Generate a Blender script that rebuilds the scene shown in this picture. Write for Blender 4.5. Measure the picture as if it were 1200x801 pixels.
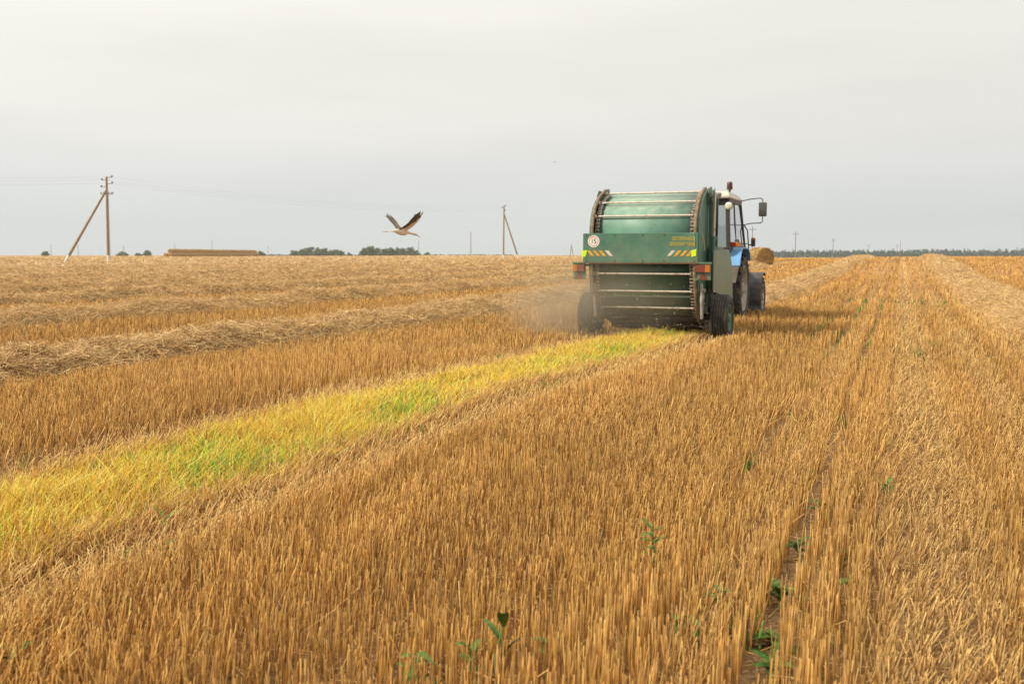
import bpy, bmesh, math, random
import numpy as np
from mathutils import Vector, Matrix
R = math.radians
for o in list(bpy.data.objects):
    bpy.data.objects.remove(o)
sc = bpy.context.scene
COL = sc.collection
rng = np.random.default_rng(7)
random.seed(7)

# ------------------------------------------------------------------ camera
EYE = 1.55
PITCH = R(5.07)
cam_d = bpy.data.cameras.new('camera')
cam_d.sensor_width = 36.0
cam_d.lens = 35.0
cam_d.clip_start = 0.05
cam_d.clip_end = 9000
cam_d.dof.use_dof = True
cam_d.dof.focus_distance = 9.5
cam_d.dof.aperture_fstop = 4.0
cam = bpy.data.objects.new('camera', cam_d)
COL.objects.link(cam)
cam.location = (0, 0, EYE)
cam.rotation_euler = (R(90) - PITCH, 0, 0)
sc.camera = cam
sc.view_settings.view_transform = 'Standard'
sc.view_settings.look = 'None'
sc.view_settings.exposure = 0.06
sc.view_settings.gamma = 1.0
sc.cycles.volume_step_rate = 1.5
sc.cycles.volume_max_steps = 128
sc.cycles.max_bounces = 8
sc.cycles.transparent_max_bounces = 12

# ------------------------------------------------------------------ sky and sun
SUN_DIR = Vector((-3.0, -0.8, 2.65)).normalized()
SUN_EL = math.asin(SUN_DIR.z)
SUN_AZ = math.atan2(SUN_DIR.x, SUN_DIR.y)
w = bpy.data.worlds.new('World')
sc.world = w
w.use_nodes = True
nt = w.node_tree
nt.nodes.clear()
N = nt.nodes.new
L = nt.links.new
out = N('ShaderNodeOutputWorld')
sky = N('ShaderNodeTexSky')
sky.sky_type = 'NISHITA'
sky.sun_disc = False
sky.sun_elevation = SUN_EL
sky.sun_rotation = SUN_AZ
bg1 = N('ShaderNodeBackground')
L(sky.outputs[0], bg1.inputs[0])
bg1.inputs[1].default_value = 0.08
tc = N('ShaderNodeTexCoord')
sep = N('ShaderNodeSeparateXYZ')
L(tc.outputs['Generated'], sep.inputs[0])
ramp = N('ShaderNodeValToRGB')
els = ramp.color_ramp.elements
els[0].position = 0.0
els[0].color = (0.575, 0.600, 0.592, 1)
els[1].position = 0.42
els[1].color = (0.90, 0.855, 0.800, 1)
for pos, c in ((0.05, (0.625, 0.638, 0.622, 1)), (0.13, (0.735, 0.715, 0.668, 1)), (0.24, (0.815, 0.780, 0.725, 1))):
    e = els.new(pos)
    e.color = c
L(sep.outputs['Z'], ramp.inputs[0])
# stretched cloud veils
mp = N('ShaderNodeMapping')
mp.inputs['Scale'].default_value = (1.3, 1.3, 9.0)
mp.inputs['Rotation'].default_value = (0.05, 0.03, 0.4)
L(tc.outputs['Generated'], mp.inputs[0])
nz = N('ShaderNodeTexNoise')
nz.inputs['Scale'].default_value = 2.0
nz.inputs['Detail'].default_value = 4.0
nz.inputs['Roughness'].default_value = 0.5
L(mp.outputs[0], nz.inputs['Vector'])
mr = N('ShaderNodeMapRange')
mr.inputs['From Min'].default_value = 0.3
mr.inputs['From Max'].default_value = 0.7
mr.inputs['To Min'].default_value = 1.09
mr.inputs['To Max'].default_value = 1.18
L(nz.outputs['Fac'], mr.inputs['Value'])
# brighter, warmer towards the veiled sun on the left
dt = N('ShaderNodeVectorMath')
dt.operation = 'DOT_PRODUCT'
L(tc.outputs['Generated'], dt.inputs[0])
dt.inputs[1].default_value = (-0.95, -0.25, 0.15)
mr2 = N('ShaderNodeMapRange')
mr2.inputs['From Min'].default_value = -0.75
mr2.inputs['From Max'].default_value = 0.45
mr2.inputs['To Min'].default_value = 0.95
mr2.inputs['To Max'].default_value = 1.06
L(dt.outputs['Value'], mr2.inputs['Value'])
mu = N('ShaderNodeMath')
mu.operation = 'MULTIPLY'
L(mr.outputs[0], mu.inputs[0])
L(mr2.outputs[0], mu.inputs[1])
bg2 = N('ShaderNodeBackground')
L(ramp.outputs[0], bg2.inputs[0])
L(mu.outputs[0], bg2.inputs[1])
mx = N('ShaderNodeMixShader')
mx.inputs[0].default_value = 0.96
L(bg1.outputs[0], mx.inputs[1])
L(bg2.outputs[0], mx.inputs[2])
L(mx.outputs[0], out.inputs[0])

sun_d = bpy.data.lights.new('sun', 'SUN')
sun_d.energy = 4.4
sun_d.angle = R(5.0)
sun_d.color = (1.0, 0.93, 0.78)
sun = bpy.data.objects.new('sun', sun_d)
COL.objects.link(sun)
sun.rotation_euler = SUN_DIR.to_track_quat('Z', 'Y').to_euler()

# ------------------------------------------------------------------ field frame and terrain
TH = R(21.22)
U2 = np.array([math.sin(TH), math.cos(TH)])      # along the drilled rows, away from the camera
R2 = np.array([math.cos(TH), -math.sin(TH)])     # across the rows, to the right


def ss(a, b, x):
    t = np.clip((np.asarray(x, float) - a) / (b - a), 0, 1)
    return t * t * (3 - 2 * t)


_lat = np.random.default_rng(3).random((256, 256))


def vnoise(x, y, seed=0):
    x = np.asarray(x, float) + seed * 17.31
    y = np.asarray(y, float) + seed * 41.77
    xi = np.floor(x).astype(int)
    yi = np.floor(y).astype(int)
    fx = x - xi
    fy = y - yi
    fx = fx * fx * (3 - 2 * fx)
    fy = fy * fy * (3 - 2 * fy)
    g = lambda a, b: _lat[a % 256, b % 256]
    return (g(xi, yi) * (1 - fx) + g(xi + 1, yi) * fx) * (1 - fy) + (g(xi, yi + 1) * (1 - fx) + g(xi + 1, yi + 1) * fx) * fy


def fbm(x, y, seed=0, n=3):
    v = 0
    a = 0.5
    for i in range(n):
        v = v + a * vnoise(x * 2 ** i, y * 2 ** i, seed + i * 5)
        a *= 0.5
    return v / (1 - 0.5 ** n)


def zg(X, Y):
    X = np.asarray(X, float)
    Y = np.asarray(Y, float)
    Yc = np.maximum(Y, 1.0)
    a = X / np.maximum(Yc, 8.0)
    wr = ss(0.10, 0.28, a)
    amp = 0.80 + 0.16 * ss(0.31, 0.40, a)
    zr = amp * ss(30, 105, Yc) - (amp + 1.7) * ss(125, 430, Yc) - 2.0 * ss(430, 1200, Yc) - 9 * ss(1300, 4200, Yc)
    zl = 0.2 * ss(40, 120, Yc) - 3.0 * ss(560, 1200, Yc) - 10 * ss(1200, 4200, Yc)
    z = zl * (1 - wr) + zr * wr
    z = z + 0.035 * (fbm(X * 0.25, Y * 0.25, 2) - 0.5) * ss(2, 6, Yc)
    return z


def st2xy(s, t):
    s = np.asarray(s, float)
    t = np.asarray(t, float)
    return s * R2[0] + t * U2[0], s * R2[1] + t * U2[1]


def xy2st(x, y):
    return x * R2[0] + y * R2[1], x * U2[0] + y * U2[1]


F = 1167.0


def at_dist(px, dist):
    """ground point seen in the direction of photo column px, at forward distance dist"""
    X = (px - 600.0) / F * dist
    return Vector((X, dist, float(zg(X, dist))))


# ------------------------------------------------------------------ tagging
def tag(o, label=None, cat=None, group=None, kind=None):
    if label:
        o['label'] = label
    if cat:
        o['category'] = cat
    if group:
        o['group'] = group
    if kind:
        o['kind'] = kind
    return o


def empty(name, loc=(0, 0, 0), rz=0, parent=None):
    o = bpy.data.objects.new(name, None)
    o.empty_display_size = 0.3
    COL.objects.link(o)
    o.location = loc
    o.rotation_euler = (0, 0, rz)
    if parent:
        o.parent = parent
    return o


def copy_tree(o, parent=None):
    c = o.copy()
    COL.objects.link(c)
    if parent:
        c.parent = parent
    for ch in list(o.children):
        copy_tree(ch, c)
    return c


# ------------------------------------------------------------------ materials
def new_mat(name):
    m = bpy.data.materials.new(name)
    m.use_nodes = True
    t = m.node_tree
    b = t.nodes['Principled BSDF']
    return m, t, b


def noise_mix(t, c1, c2, scale=8.0, detail=5.0, lo=0.4, hi=0.62, coord='Object', stretch=None):
    tcn = t.nodes.new('ShaderNodeTexCoord')
    n = t.nodes.new('ShaderNodeTexNoise')
    n.inputs['Scale'].default_value = scale
    n.inputs['Detail'].default_value = detail
    n.inputs['Roughness'].default_value = 0.62
    src = tcn.outputs[coord]
    if stretch:
        mpn = t.nodes.new('ShaderNodeMapping')
        mpn.inputs['Scale'].default_value = stretch
        t.links.new(src, mpn.inputs[0])
        src = mpn.outputs[0]
    t.links.new(src, n.inputs['Vector'])
    r = t.nodes.new('ShaderNodeMapRange')
    r.inputs['From Min'].default_value = lo
    r.inputs['From Max'].default_value = hi
    t.links.new(n.outputs['Fac'], r.inputs['Value'])
    m = t.nodes.new('ShaderNodeMix')
    m.data_type = 'RGBA'
    t.links.new(r.outputs[0], m.inputs['Factor'])
    for i, c in ((6, c1), (7, c2)):
        if isinstance(c, (tuple, list)):
            m.inputs[i].default_value = (*c[:3], 1)
        else:
            t.links.new(c, m.inputs[i])
    return m.outputs[2], n.outputs['Fac'], r.outputs[0]


def bump(t, b, src, strength=0.3, dist=0.01):
    bp = t.nodes.new('ShaderNodeBump')
    bp.inputs['Strength'].default_value = strength
    bp.inputs['Distance'].default_value = dist
    t.links.new(src, bp.inputs['Height'])
    t.links.new(bp.outputs[0], b.inputs['Normal'])


def simple(name, c1, c2=None, rough=0.5, metal=0.0, scale=8, lo=0.4, hi=0.62, bmp=0.0, spec=0.5, stretch=None):
    m, t, b = new_mat(name)
    b.inputs['Roughness'].default_value = rough
    b.inputs['Metallic'].default_value = metal
    b.inputs['Specular IOR Level'].default_value = spec
    c, f, _ = noise_mix(t, c1, c2 or c1, scale=scale, lo=lo, hi=hi, stretch=stretch)
    t.links.new(c, b.inputs['Base Color'])
    if bmp:
        bump(t, b, f, bmp)
    return m


def paint(name, base, dusty, rough=0.38, top_dust=0.55, low_dust=0.5, rust=True, zlow=(0.2, 1.1), coat=0.0):
    """worn field-machine paint: straw dust lying on up-facing sheet and along the low parts, rust freckles"""
    m, t, b = new_mat(name)
    nd, lk = t.nodes, t.links
    c, f, _ = noise_mix(t, base, tuple(x * 0.72 for x in base), scale=3.5, lo=0.35, hi=0.7)
    geo = nd.new('ShaderNodeNewGeometry')
    sp = nd.new('ShaderNodeSeparateXYZ')
    lk.new(geo.outputs['Normal'], sp.inputs[0])
    up = nd.new('ShaderNodeMapRange')
    up.inputs['From Min'].default_value = 0.05
    up.inputs['From Max'].default_value = 0.9
    up.inputs['To Max'].default_value = top_dust
    lk.new(sp.outputs['Z'], up.inputs['Value'])
    po = nd.new('ShaderNodeSeparateXYZ')
    lk.new(geo.outputs['Position'], po.inputs[0])
    lw = nd.new('ShaderNodeMapRange')
    lw.inputs['From Min'].default_value = zlow[1]
    lw.inputs['From Max'].default_value = zlow[0]
    lw.inputs['To Max'].default_value = low_dust
    lk.new(po.outputs['Z'], lw.inputs['Value'])
    mxm = nd.new('ShaderNodeMath')
    mxm.operation = 'MAXIMUM'
    lk.new(up.outputs[0], mxm.inputs[0])
    lk.new(lw.outputs[0], mxm.inputs[1])
    ad = nd.new('ShaderNodeMath')
    ad.operation = 'ADD'
    ad.inputs[1].default_value = 0.06
    lk.new(mxm.outputs[0], ad.inputs[0])
    _, f2, r2 = noise_mix(t, (0, 0, 0), (1, 1, 1), scale=6, lo=0.2, hi=0.75)
    ml = nd.new('ShaderNodeMath')
    ml.operation = 'MULTIPLY'
    lk.new(ad.outputs[0], ml.inputs[0])
    lk.new(r2, ml.inputs[1])
    ml2 = nd.new('ShaderNodeMath')
    ml2.operation = 'MULTIPLY'
    ml2.inputs[1].default_value = 1.5
    ml2.use_clamp = True
    lk.new(ml.outputs[0], ml2.inputs[0])
    mm = nd.new('ShaderNodeMix')
    mm.data_type = 'RGBA'
    lk.new(ml2.outputs[0], mm.inputs['Factor'])
    lk.new(c, mm.inputs[6])
    mm.inputs[7].default_value = (*dusty, 1)
    col = mm.outputs[2]
    if rust:
        col, _, _ = noise_mix(t, col, (0.16, 0.07, 0.025), scale=26, lo=0.655, hi=0.70)
    lk.new(col, b.inputs['Base Color'])
    rr = nd.new('ShaderNodeMapRange')
    rr.inputs['To Min'].default_value = rough
    rr.inputs['To Max'].default_value = 0.8
    lk.new(ml2.outputs[0], rr.inputs['Value'])
    lk.new(rr.outputs[0], b.inputs['Roughness'])
    bump(t, b, f, 0.06, 0.02)
    return m


M = {}
DUST = (0.40, 0.34, 0.22)
M['green'] = paint('green_paint', (0.034, 0.155, 0.105), DUST, top_dust=0.25, low_dust=0.25)
M['green_panel'] = paint('green_panel_paint', (0.042, 0.172, 0.118), (0.26, 0.22, 0.12), top_dust=0.2, low_dust=0.32, zlow=(1.2, 2.2))
M['green_top'] = paint('dusty_skylit_green_sheet', (0.100, 0.270, 0.195), (0.38, 0.42, 0.33), rough=0.45, top_dust=0.6, low_dust=0.3)  # dust, plus a lightened base that paints skylight into the upper sheet
M['green_dark'] = paint('dark_and_shaded_green', (0.014, 0.075, 0.040), DUST, top_dust=0.2, low_dust=0.25)  # frame green; on the lower gate its darkness stands for shade
M['sage'] = paint('sage_green_paint', (0.085, 0.185, 0.115), DUST, top_dust=0.3, low_dust=0.35, zlow=(0.3, 1.3))  # paler, greyer green than the main body
M['blue'] = paint('blue_paint', (0.130, 0.400, 0.760), DUST, rough=0.3, top_dust=0.1, low_dust=0.4, rust=False)
M['roofpaint'] = paint('cream_paint', (0.62, 0.57, 0.47), (0.45, 0.38, 0.28), rough=0.45, top_dust=0.15, low_dust=0, rust=False)
M['flap'] = simple('grey_rubber_sheet', (0.20, 0.17, 0.13), (0.13, 0.11, 0.09), rough=0.7)
M['darkgrey'] = simple('dark_grey_plastic', (0.045, 0.045, 0.048), (0.10, 0.088, 0.072), rough=0.55, scale=4)
M['black'] = simple('black_paint', (0.018, 0.017, 0.016), (0.05, 0.042, 0.034), rough=0.5, scale=5)
M['cabframe'] = simple('brown_black_paint', (0.030, 0.024, 0.020), (0.06, 0.048, 0.038), rough=0.45, scale=5)
M['tyre'] = simple('tyre_rubber', (0.030, 0.028, 0.026), (0.12, 0.095, 0.065), rough=0.8, scale=6, lo=0.45, hi=0.75, bmp=0.2)
M['steel'] = simple('worn_steel', (0.60, 0.55, 0.46), (0.30, 0.20, 0.12), rough=0.42, metal=0.35, scale=14, lo=0.5, hi=0.72)
M['chain'] = simple('greasy_chain', (0.06, 0.045, 0.03), (0.24, 0.20, 0.15), rough=0.5, metal=0.5, scale=40)
M['chainbright'] = simple('polished_link', (0.42, 0.37, 0.30), (0.22, 0.18, 0.13), rough=0.4, metal=0.3, scale=30)
M['rimplate'] = simple('worn_rim_plate', (0.24, 0.165, 0.10), (0.13, 0.085, 0.05), rough=0.7, scale=12)
M['rust'] = simple('rusty_edge', (0.20, 0.095, 0.04), (0.10, 0.055, 0.03), rough=0.8, scale=20)
M['rim'] = simple('grey_rim_paint', (0.40, 0.38, 0.34), (0.24, 0.20, 0.15), rough=0.5, scale=6)
M['rimgreen'] = simple('green_rim_paint', (0.03, 0.22, 0.10), (0.10, 0.17, 0.08), rough=0.5, scale=7)
M['white'] = simple('white_sticker', (0.78, 0.75, 0.68), (0.62, 0.58, 0.5), rough=0.5)
M['red'] = simple('red_print', (0.55, 0.06, 0.03), (0.42, 0.06, 0.04), rough=0.5)
M['yellow'] = simple('yellow_stencil', (0.55, 0.40, 0.03), (0.38, 0.30, 0.06), rough=0.5, scale=25)
M['amberstripe'] = simple('orange_yellow_stripe', (0.62, 0.34, 0.03), (0.45, 0.26, 0.05), rough=0.5, scale=14)
M['whitestripe'] = simple('off_white_stripe', (0.66, 0.58, 0.50), (0.50, 0.44, 0.36), rough=0.5, scale=14)
M['neon'] = simple('neon_tape', (0.62, 0.82, 0.02), (0.52, 0.72, 0.02), rough=0.4)
M['ink'] = simple('dark_print', (0.05, 0.045, 0.04), rough=0.6)
M['redtail'] = simple('red_tail_lens', (0.42, 0.030, 0.015), (0.26, 0.03, 0.015), rough=0.25, scale=12)
M['redlens'] = simple('dusty_red_lens', (0.19, 0.036, 0.018), (0.16, 0.055, 0.03), rough=0.25, scale=12)
M['amberlens'] = simple('amber_lens', (0.46, 0.155, 0.015), (0.34, 0.14, 0.03), rough=0.25, scale=12)
M['lampglass'] = simple('lamp_glass', (0.72, 0.66, 0.48), (0.55, 0.50, 0.38), rough=0.15, scale=20)
M['beacon'] = simple('dark_amber_plastic', (0.10, 0.035, 0.012), (0.05, 0.022, 0.012), rough=0.25)
M['twine'] = simple('yellow_twine', (0.55, 0.42, 0.12), rough=0.8)
M['concrete'] = simple('weathered_pole', (0.24, 0.17, 0.10), (0.32, 0.24, 0.16), rough=0.9, scale=3, bmp=0.2)
M['whitewash'] = simple('whitewash', (0.80, 0.78, 0.74), (0.62, 0.60, 0.55), rough=0.8, scale=6)
M['insul'] = simple('dark_insulator', (0.05, 0.04, 0.035), rough=0.4)
M['wire'] = simple('aluminium_wire', (0.16, 0.16, 0.16), rough=0.5)
M['bark'] = simple('bark', (0.10, 0.075, 0.05), (0.06, 0.045, 0.03), rough=0.9)
M['featherw'] = simple('white_feather', (0.78, 0.66, 0.50), (0.66, 0.55, 0.40), rough=0.8, scale=12)
M['featherb'] = simple('black_feather', (0.085, 0.065, 0.045), (0.15, 0.12, 0.085), rough=0.8, scale=20, stretch=(1, 6, 1))
M['beak'] = simple('red_beak', (0.50, 0.16, 0.07), (0.40, 0.14, 0.07), rough=0.5)

# cab glass
mg, t_, b_ = new_mat('cab_glass')
t_.nodes.remove(b_)
tr = t_.nodes.new('ShaderNodeBsdfTransparent')
tr.inputs[0].default_value = (0.70, 0.74, 0.72, 1)
gl = t_.nodes.new('ShaderNodeBsdfGlossy')
gl.inputs['Roughness'].default_value = 0.04
lwn = t_.nodes.new('ShaderNodeLayerWeight')
lwn.inputs[0].default_value = 0.35
mrn = t_.nodes.new('ShaderNodeMapRange')
mrn.inputs['To Min'].default_value = 0.10
mrn.inputs['To Max'].default_value = 0.75
t_.links.new(lwn.outputs['Fresnel'], mrn.inputs['Value'])
mxs = t_.nodes.new('ShaderNodeMixShader')
t_.links.new(mrn.outputs[0], mxs.inputs[0])
t_.links.new(tr.outputs[0], mxs.inputs[1])
t_.links.new(gl.outputs[0], mxs.inputs[2])
t_.links.new(mxs.outputs[0], t_.nodes['Material Output'].inputs[0])
M['glass'] = mg


def attr_mat(name, rough=0.6, spec=0.25, transl=0.0):
    m, t, b = new_mat(name)
    a = t.nodes.new('ShaderNodeAttribute')
    a.attribute_name = 'col'
    t.links.new(a.outputs['Color'], b.inputs['Base Color'])
    b.inputs['Roughness'].default_value = rough
    b.inputs['Specular IOR Level'].default_value = spec
    if transl > 0:
        tl = t.nodes.new('ShaderNodeBsdfTranslucent')
        t.links.new(a.outputs['Color'], tl.inputs[0])
        mx_ = t.nodes.new('ShaderNodeMixShader')
        mx_.inputs[0].default_value = transl
        t.links.new(b.outputs[0], mx_.inputs[1])
        t.links.new(tl.outputs[0], mx_.inputs[2])
        t.links.new(mx_.outputs[0], t.nodes['Material Output'].inputs[0])
    return m


M['stalk'] = attr_mat('straw_stalk', 0.55, 0.3, 0.15)
M['leafattr'] = attr_mat('leaf_blade', 0.5, 0.3, 0.3)


# ------------------------------------------------------------------ mesh helpers
class MB:
    def __init__(s):
        s.v = []
        s.f = []
        s.mi = []
        s.sm = []

    def add(s, vs, fs, mi=0, smooth=False):
        o = len(s.v)
        s.v.extend([tuple(v) for v in vs])
        for f in fs:
            s.f.append([i + o for i in f])
            s.mi.append(mi)
            s.sm.append(smooth)

    def box(s, lo, hi, mi=0, mat=None):
        (x0, y0, z0), (x1, y1, z1) = lo, hi
        vs = [Vector(p) for p in ((x0, y0, z0), (x1, y0, z0), (x1, y1, z0), (x0, y1, z0), (x0, y0, z1), (x1, y0, z1), (x1, y1, z1), (x0, y1, z1))]
        if mat is not None:
            vs = [mat @ v for v in vs]
        s.add(vs, [(0, 3, 2, 1), (4, 5, 6, 7), (0, 1, 5, 4), (1, 2, 6, 5), (2, 3, 7, 6), (3, 0, 4, 7)], mi)

    def beam(s, p0, p1, wx, wy, mi=0, up=(0, 0, 1)):
        """rectangular bar between two points"""
        p0, p1 = Vector(p0), Vector(p1)
        d = (p1 - p0).normalized()
        a = d.cross(Vector(up))
        if a.length < 1e-4:
            a = d.cross(Vector((0, 1, 0)))
        a.normalize()
        b = a.cross(d)
        vs = []
        for p in (p0, p1):
            for i, j in ((-1, -1), (1, -1), (1, 1), (-1, 1)):
                vs.append(p + a * (i * wx / 2) + b * (j * wy / 2))
        s.add(vs, [(0, 1, 2, 3), (7, 6, 5, 4), (0, 4, 5, 1), (1, 5, 6, 2), (2, 6, 7, 3), (3, 7, 4, 0)], mi)

    def tube(s, pts, rad, n=8, mi=0, caps=True):
        pts = [Vector(p) for p in pts]
        k = len(pts)
        rads = rad if isinstance(rad, (list, tuple)) else [rad] * k
        vs = []
        ref = None
        for i, p in enumerate(pts):
            d = (pts[min(i + 1, k - 1)] - pts[max(i - 1, 0)]).normalized()
            if ref is None:
                ref = d.orthogonal().normalized()
            a = (ref - d * ref.dot(d))
            a = a.normalized() if a.length > 1e-5 else d.orthogonal().normalized()
            ref = a
            b = d.cross(a)
            for j in range(n):
                an = 2 * math.pi * j / n
                vs.append(p + (a * math.cos(an) + b * math.sin(an)) * rads[i])
        fs = []
        for i in range(k - 1):
            for j in range(n):
                j2 = (j + 1) % n
                fs.append((i * n + j, i * n + j2, (i + 1) * n + j2, (i + 1) * n + j))
        s.add(vs, fs, mi, True)
        if caps:
            s.add(vs[:n], [tuple(range(n - 1, -1, -1))], mi)
            s.add(vs[-n:], [tuple(range(n))], mi)

    def prism_x(s, prof, x0, x1, mi=0):
        """closed outline given as (y, z), pushed from x0 to x1"""
        n = len(prof)
        vs = [(x0, y, z) for y, z in prof] + [(x1, y, z) for y, z in prof]
        fs = [tuple(range(n)), tuple(range(2 * n - 1, n - 1, -1))]
        for i in range(n):
            j = (i + 1) % n
            fs.append((i, i + n, j + n, j))
        s.add(vs, fs, mi)

    def prism_y(s, prof, y0, y1, mi=0):
        n = len(prof)
        vs = [(x, y0, z) for x, z in prof] + [(x, y1, z) for x, z in prof]
        fs = [tuple(range(n)), tuple(range(2 * n - 1, n - 1, -1))]
        for i in range(n):
            j = (i + 1) % n
            fs.append((i, i + n, j + n, j))
        s.add(vs, fs, mi)

    def lathe_x(s, prof, n=32, mi=0, c=(0, 0, 0)):
        """closed profile of (x, radius), turned round the x axis"""
        k = len(prof)
        vs = []
        for j in range(n):
            a = 2 * math.pi * j / n
            for x, r in prof:
                vs.append((c[0] + x, c[1] + r * math.cos(a), c[2] + r * math.sin(a)))
        fs = []
        for j in range(n):
            j2 = (j + 1) % n
            for i in range(k):
                i2 = (i + 1) % k
                fs.append((j * k + i, j2 * k + i, j2 * k + i2, j * k + i2))
        s.add(vs, fs, mi, True)

    def build(s, name, mats, parent=None, bevel=0.0, loc=(0, 0, 0), rot=(0, 0, 0), auto=True):
        me = bpy.data.meshes.new(name)
        me.from_pydata(s.v, [], s.f)
        if not isinstance(mats, (list, tuple)):
            mats = [mats]
        for m in mats:
            me.materials.append(m)
        me.polygons.foreach_set('material_index', s.mi)
        me.polygons.foreach_set('use_smooth', s.sm)
        bm = bmesh.new()
        bm.from_mesh(me)
        bmesh.ops.recalc_face_normals(bm, faces=bm.faces)
        bm.to_mesh(me)
        bm.free()
        me.update()
        o = bpy.data.objects.new(name, me)
        COL.objects.link(o)
        o.location = loc
        o.rotation_euler = rot
        if parent:
            o.parent = parent
        if bevel:
            bv = o.modifiers.new('bevel', 'BEVEL')
            bv.width = bevel
            bv.segments = 2
            bv.limit_method = 'ANGLE'
            bv.angle_limit = R(40)
        return o


def np_mesh(name, verts, quads, cols=None, mat=None, smooth=True, parent=None):
    me = bpy.data.meshes.new(name)
    nv = len(verts)
    nf = len(quads)
    k = quads.shape[1]
    me.vertices.add(nv)
    me.vertices.foreach_set('co', np.ascontiguousarray(verts, dtype=np.float32).ravel())
    me.loops.add(nf * k)
    me.loops.foreach_set('vertex_index', np.ascontiguousarray(quads, dtype=np.int32).ravel())
    me.polygons.add(nf)
    me.polygons.foreach_set('loop_start', np.arange(0, nf * k, k, dtype=np.int32))
    me.polygons.foreach_set('loop_total', np.full(nf, k, dtype=np.int32))
    me.polygons.foreach_set('use_smooth', np.full(nf, smooth, dtype=bool))
    if cols is not None:
        a = me.attributes.new('col', 'FLOAT_COLOR', 'POINT')
        c4 = np.ones((nv, 4), dtype=np.float32)
        c4[:, :3] = np.clip(cols, 0, 1)
        a.data.foreach_set('color', c4.ravel())
    me.update(calc_edges=True)
    if mat:
        me.materials.append(mat)
    o = bpy.data.objects.new(name, me)
    COL.objects.link(o)
    if parent:
        o.parent = parent
    return o


def stalk_arrays(P, rad, colr, n=3):
    """P (N,K,3) centre lines, rad (N,K), colr (N,K,3) -> verts, quads, cols of n-sided stalks"""
    Nn, K, _ = P.shape
    d = P[:, -1] - P[:, 0]
    d = d / np.maximum(np.linalg.norm(d, axis=1, keepdims=True), 1e-6)
    rv = rng.normal(size=(Nn, 3))
    e1 = np.cross(d, rv)
    e1 /= np.maximum(np.linalg.norm(e1, axis=1, keepdims=True), 1e-6)
    e2 = np.cross(d, e1)
    ang = np.arange(n) * 2 * np.pi / n
    ring = e1[:, None, :] * np.cos(ang)[None, :, None] + e2[:, None, :] * np.sin(ang)[None, :, None]
    V = P[:, :, None, :] + ring[:, None, :, :] * rad[:, :, None, None]
    C = np.repeat(colr[:, :, None, :], n, axis=2)
    idx = np.arange(Nn * K * n).reshape(Nn, K, n)
    q = []
    for k in range(K - 1):
        for j in range(n):
            j2 = (j + 1) % n
            q.append(np.stack([idx[:, k, j], idx[:, k, j2], idx[:, k + 1, j2], idx[:, k + 1, j]], axis=1))
    return V.reshape(-1, 3), np.concatenate(q), C.reshape(-1, 3)


def blade_arrays(P, wid, colr):
    """flat ribbons with a random facing"""
    Nn, K, _ = P.shape
    a = rng.uniform(0, 2 * np.pi, Nn)
    e = np.stack([np.cos(a), np.sin(a), np.zeros(Nn)], axis=1)
    V = np.stack([P - e[:, None, :] * wid[:, :, None], P + e[:, None, :] * wid[:, :, None]], axis=2)
    C = np.repeat(colr[:, :, None, :], 2, axis=2)
    idx = np.arange(Nn * K * 2).reshape(Nn, K, 2)
    q = [np.stack([idx[:, k, 0], idx[:, k, 1], idx[:, k + 1, 1], idx[:, k + 1, 0]], axis=1) for k in range(K - 1)]
    return V.reshape(-1, 3), np.concatenate(q), C.reshape(-1, 3)


def merge(parts):
    vs, qs, cs = [], [], []
    o = 0
    for v, q, c in parts:
        vs.append(v)
        qs.append(q + o)
        cs.append(c)
        o += len(v)
    return np.concatenate(vs), np.concatenate(qs), np.concatenate(cs)


# ------------------------------------------------------------------ field layout (s across the rows, t along)
def strip_c(t):
    return -4.60 + 0.62 * ss(7.5, 18.5, t)


WINDROWS = [(-9.85 - 6.6 * i) for i in range(30)]   # centre lines on the left
VEH_S, BAL_T = -4.17, 18.0

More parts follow.
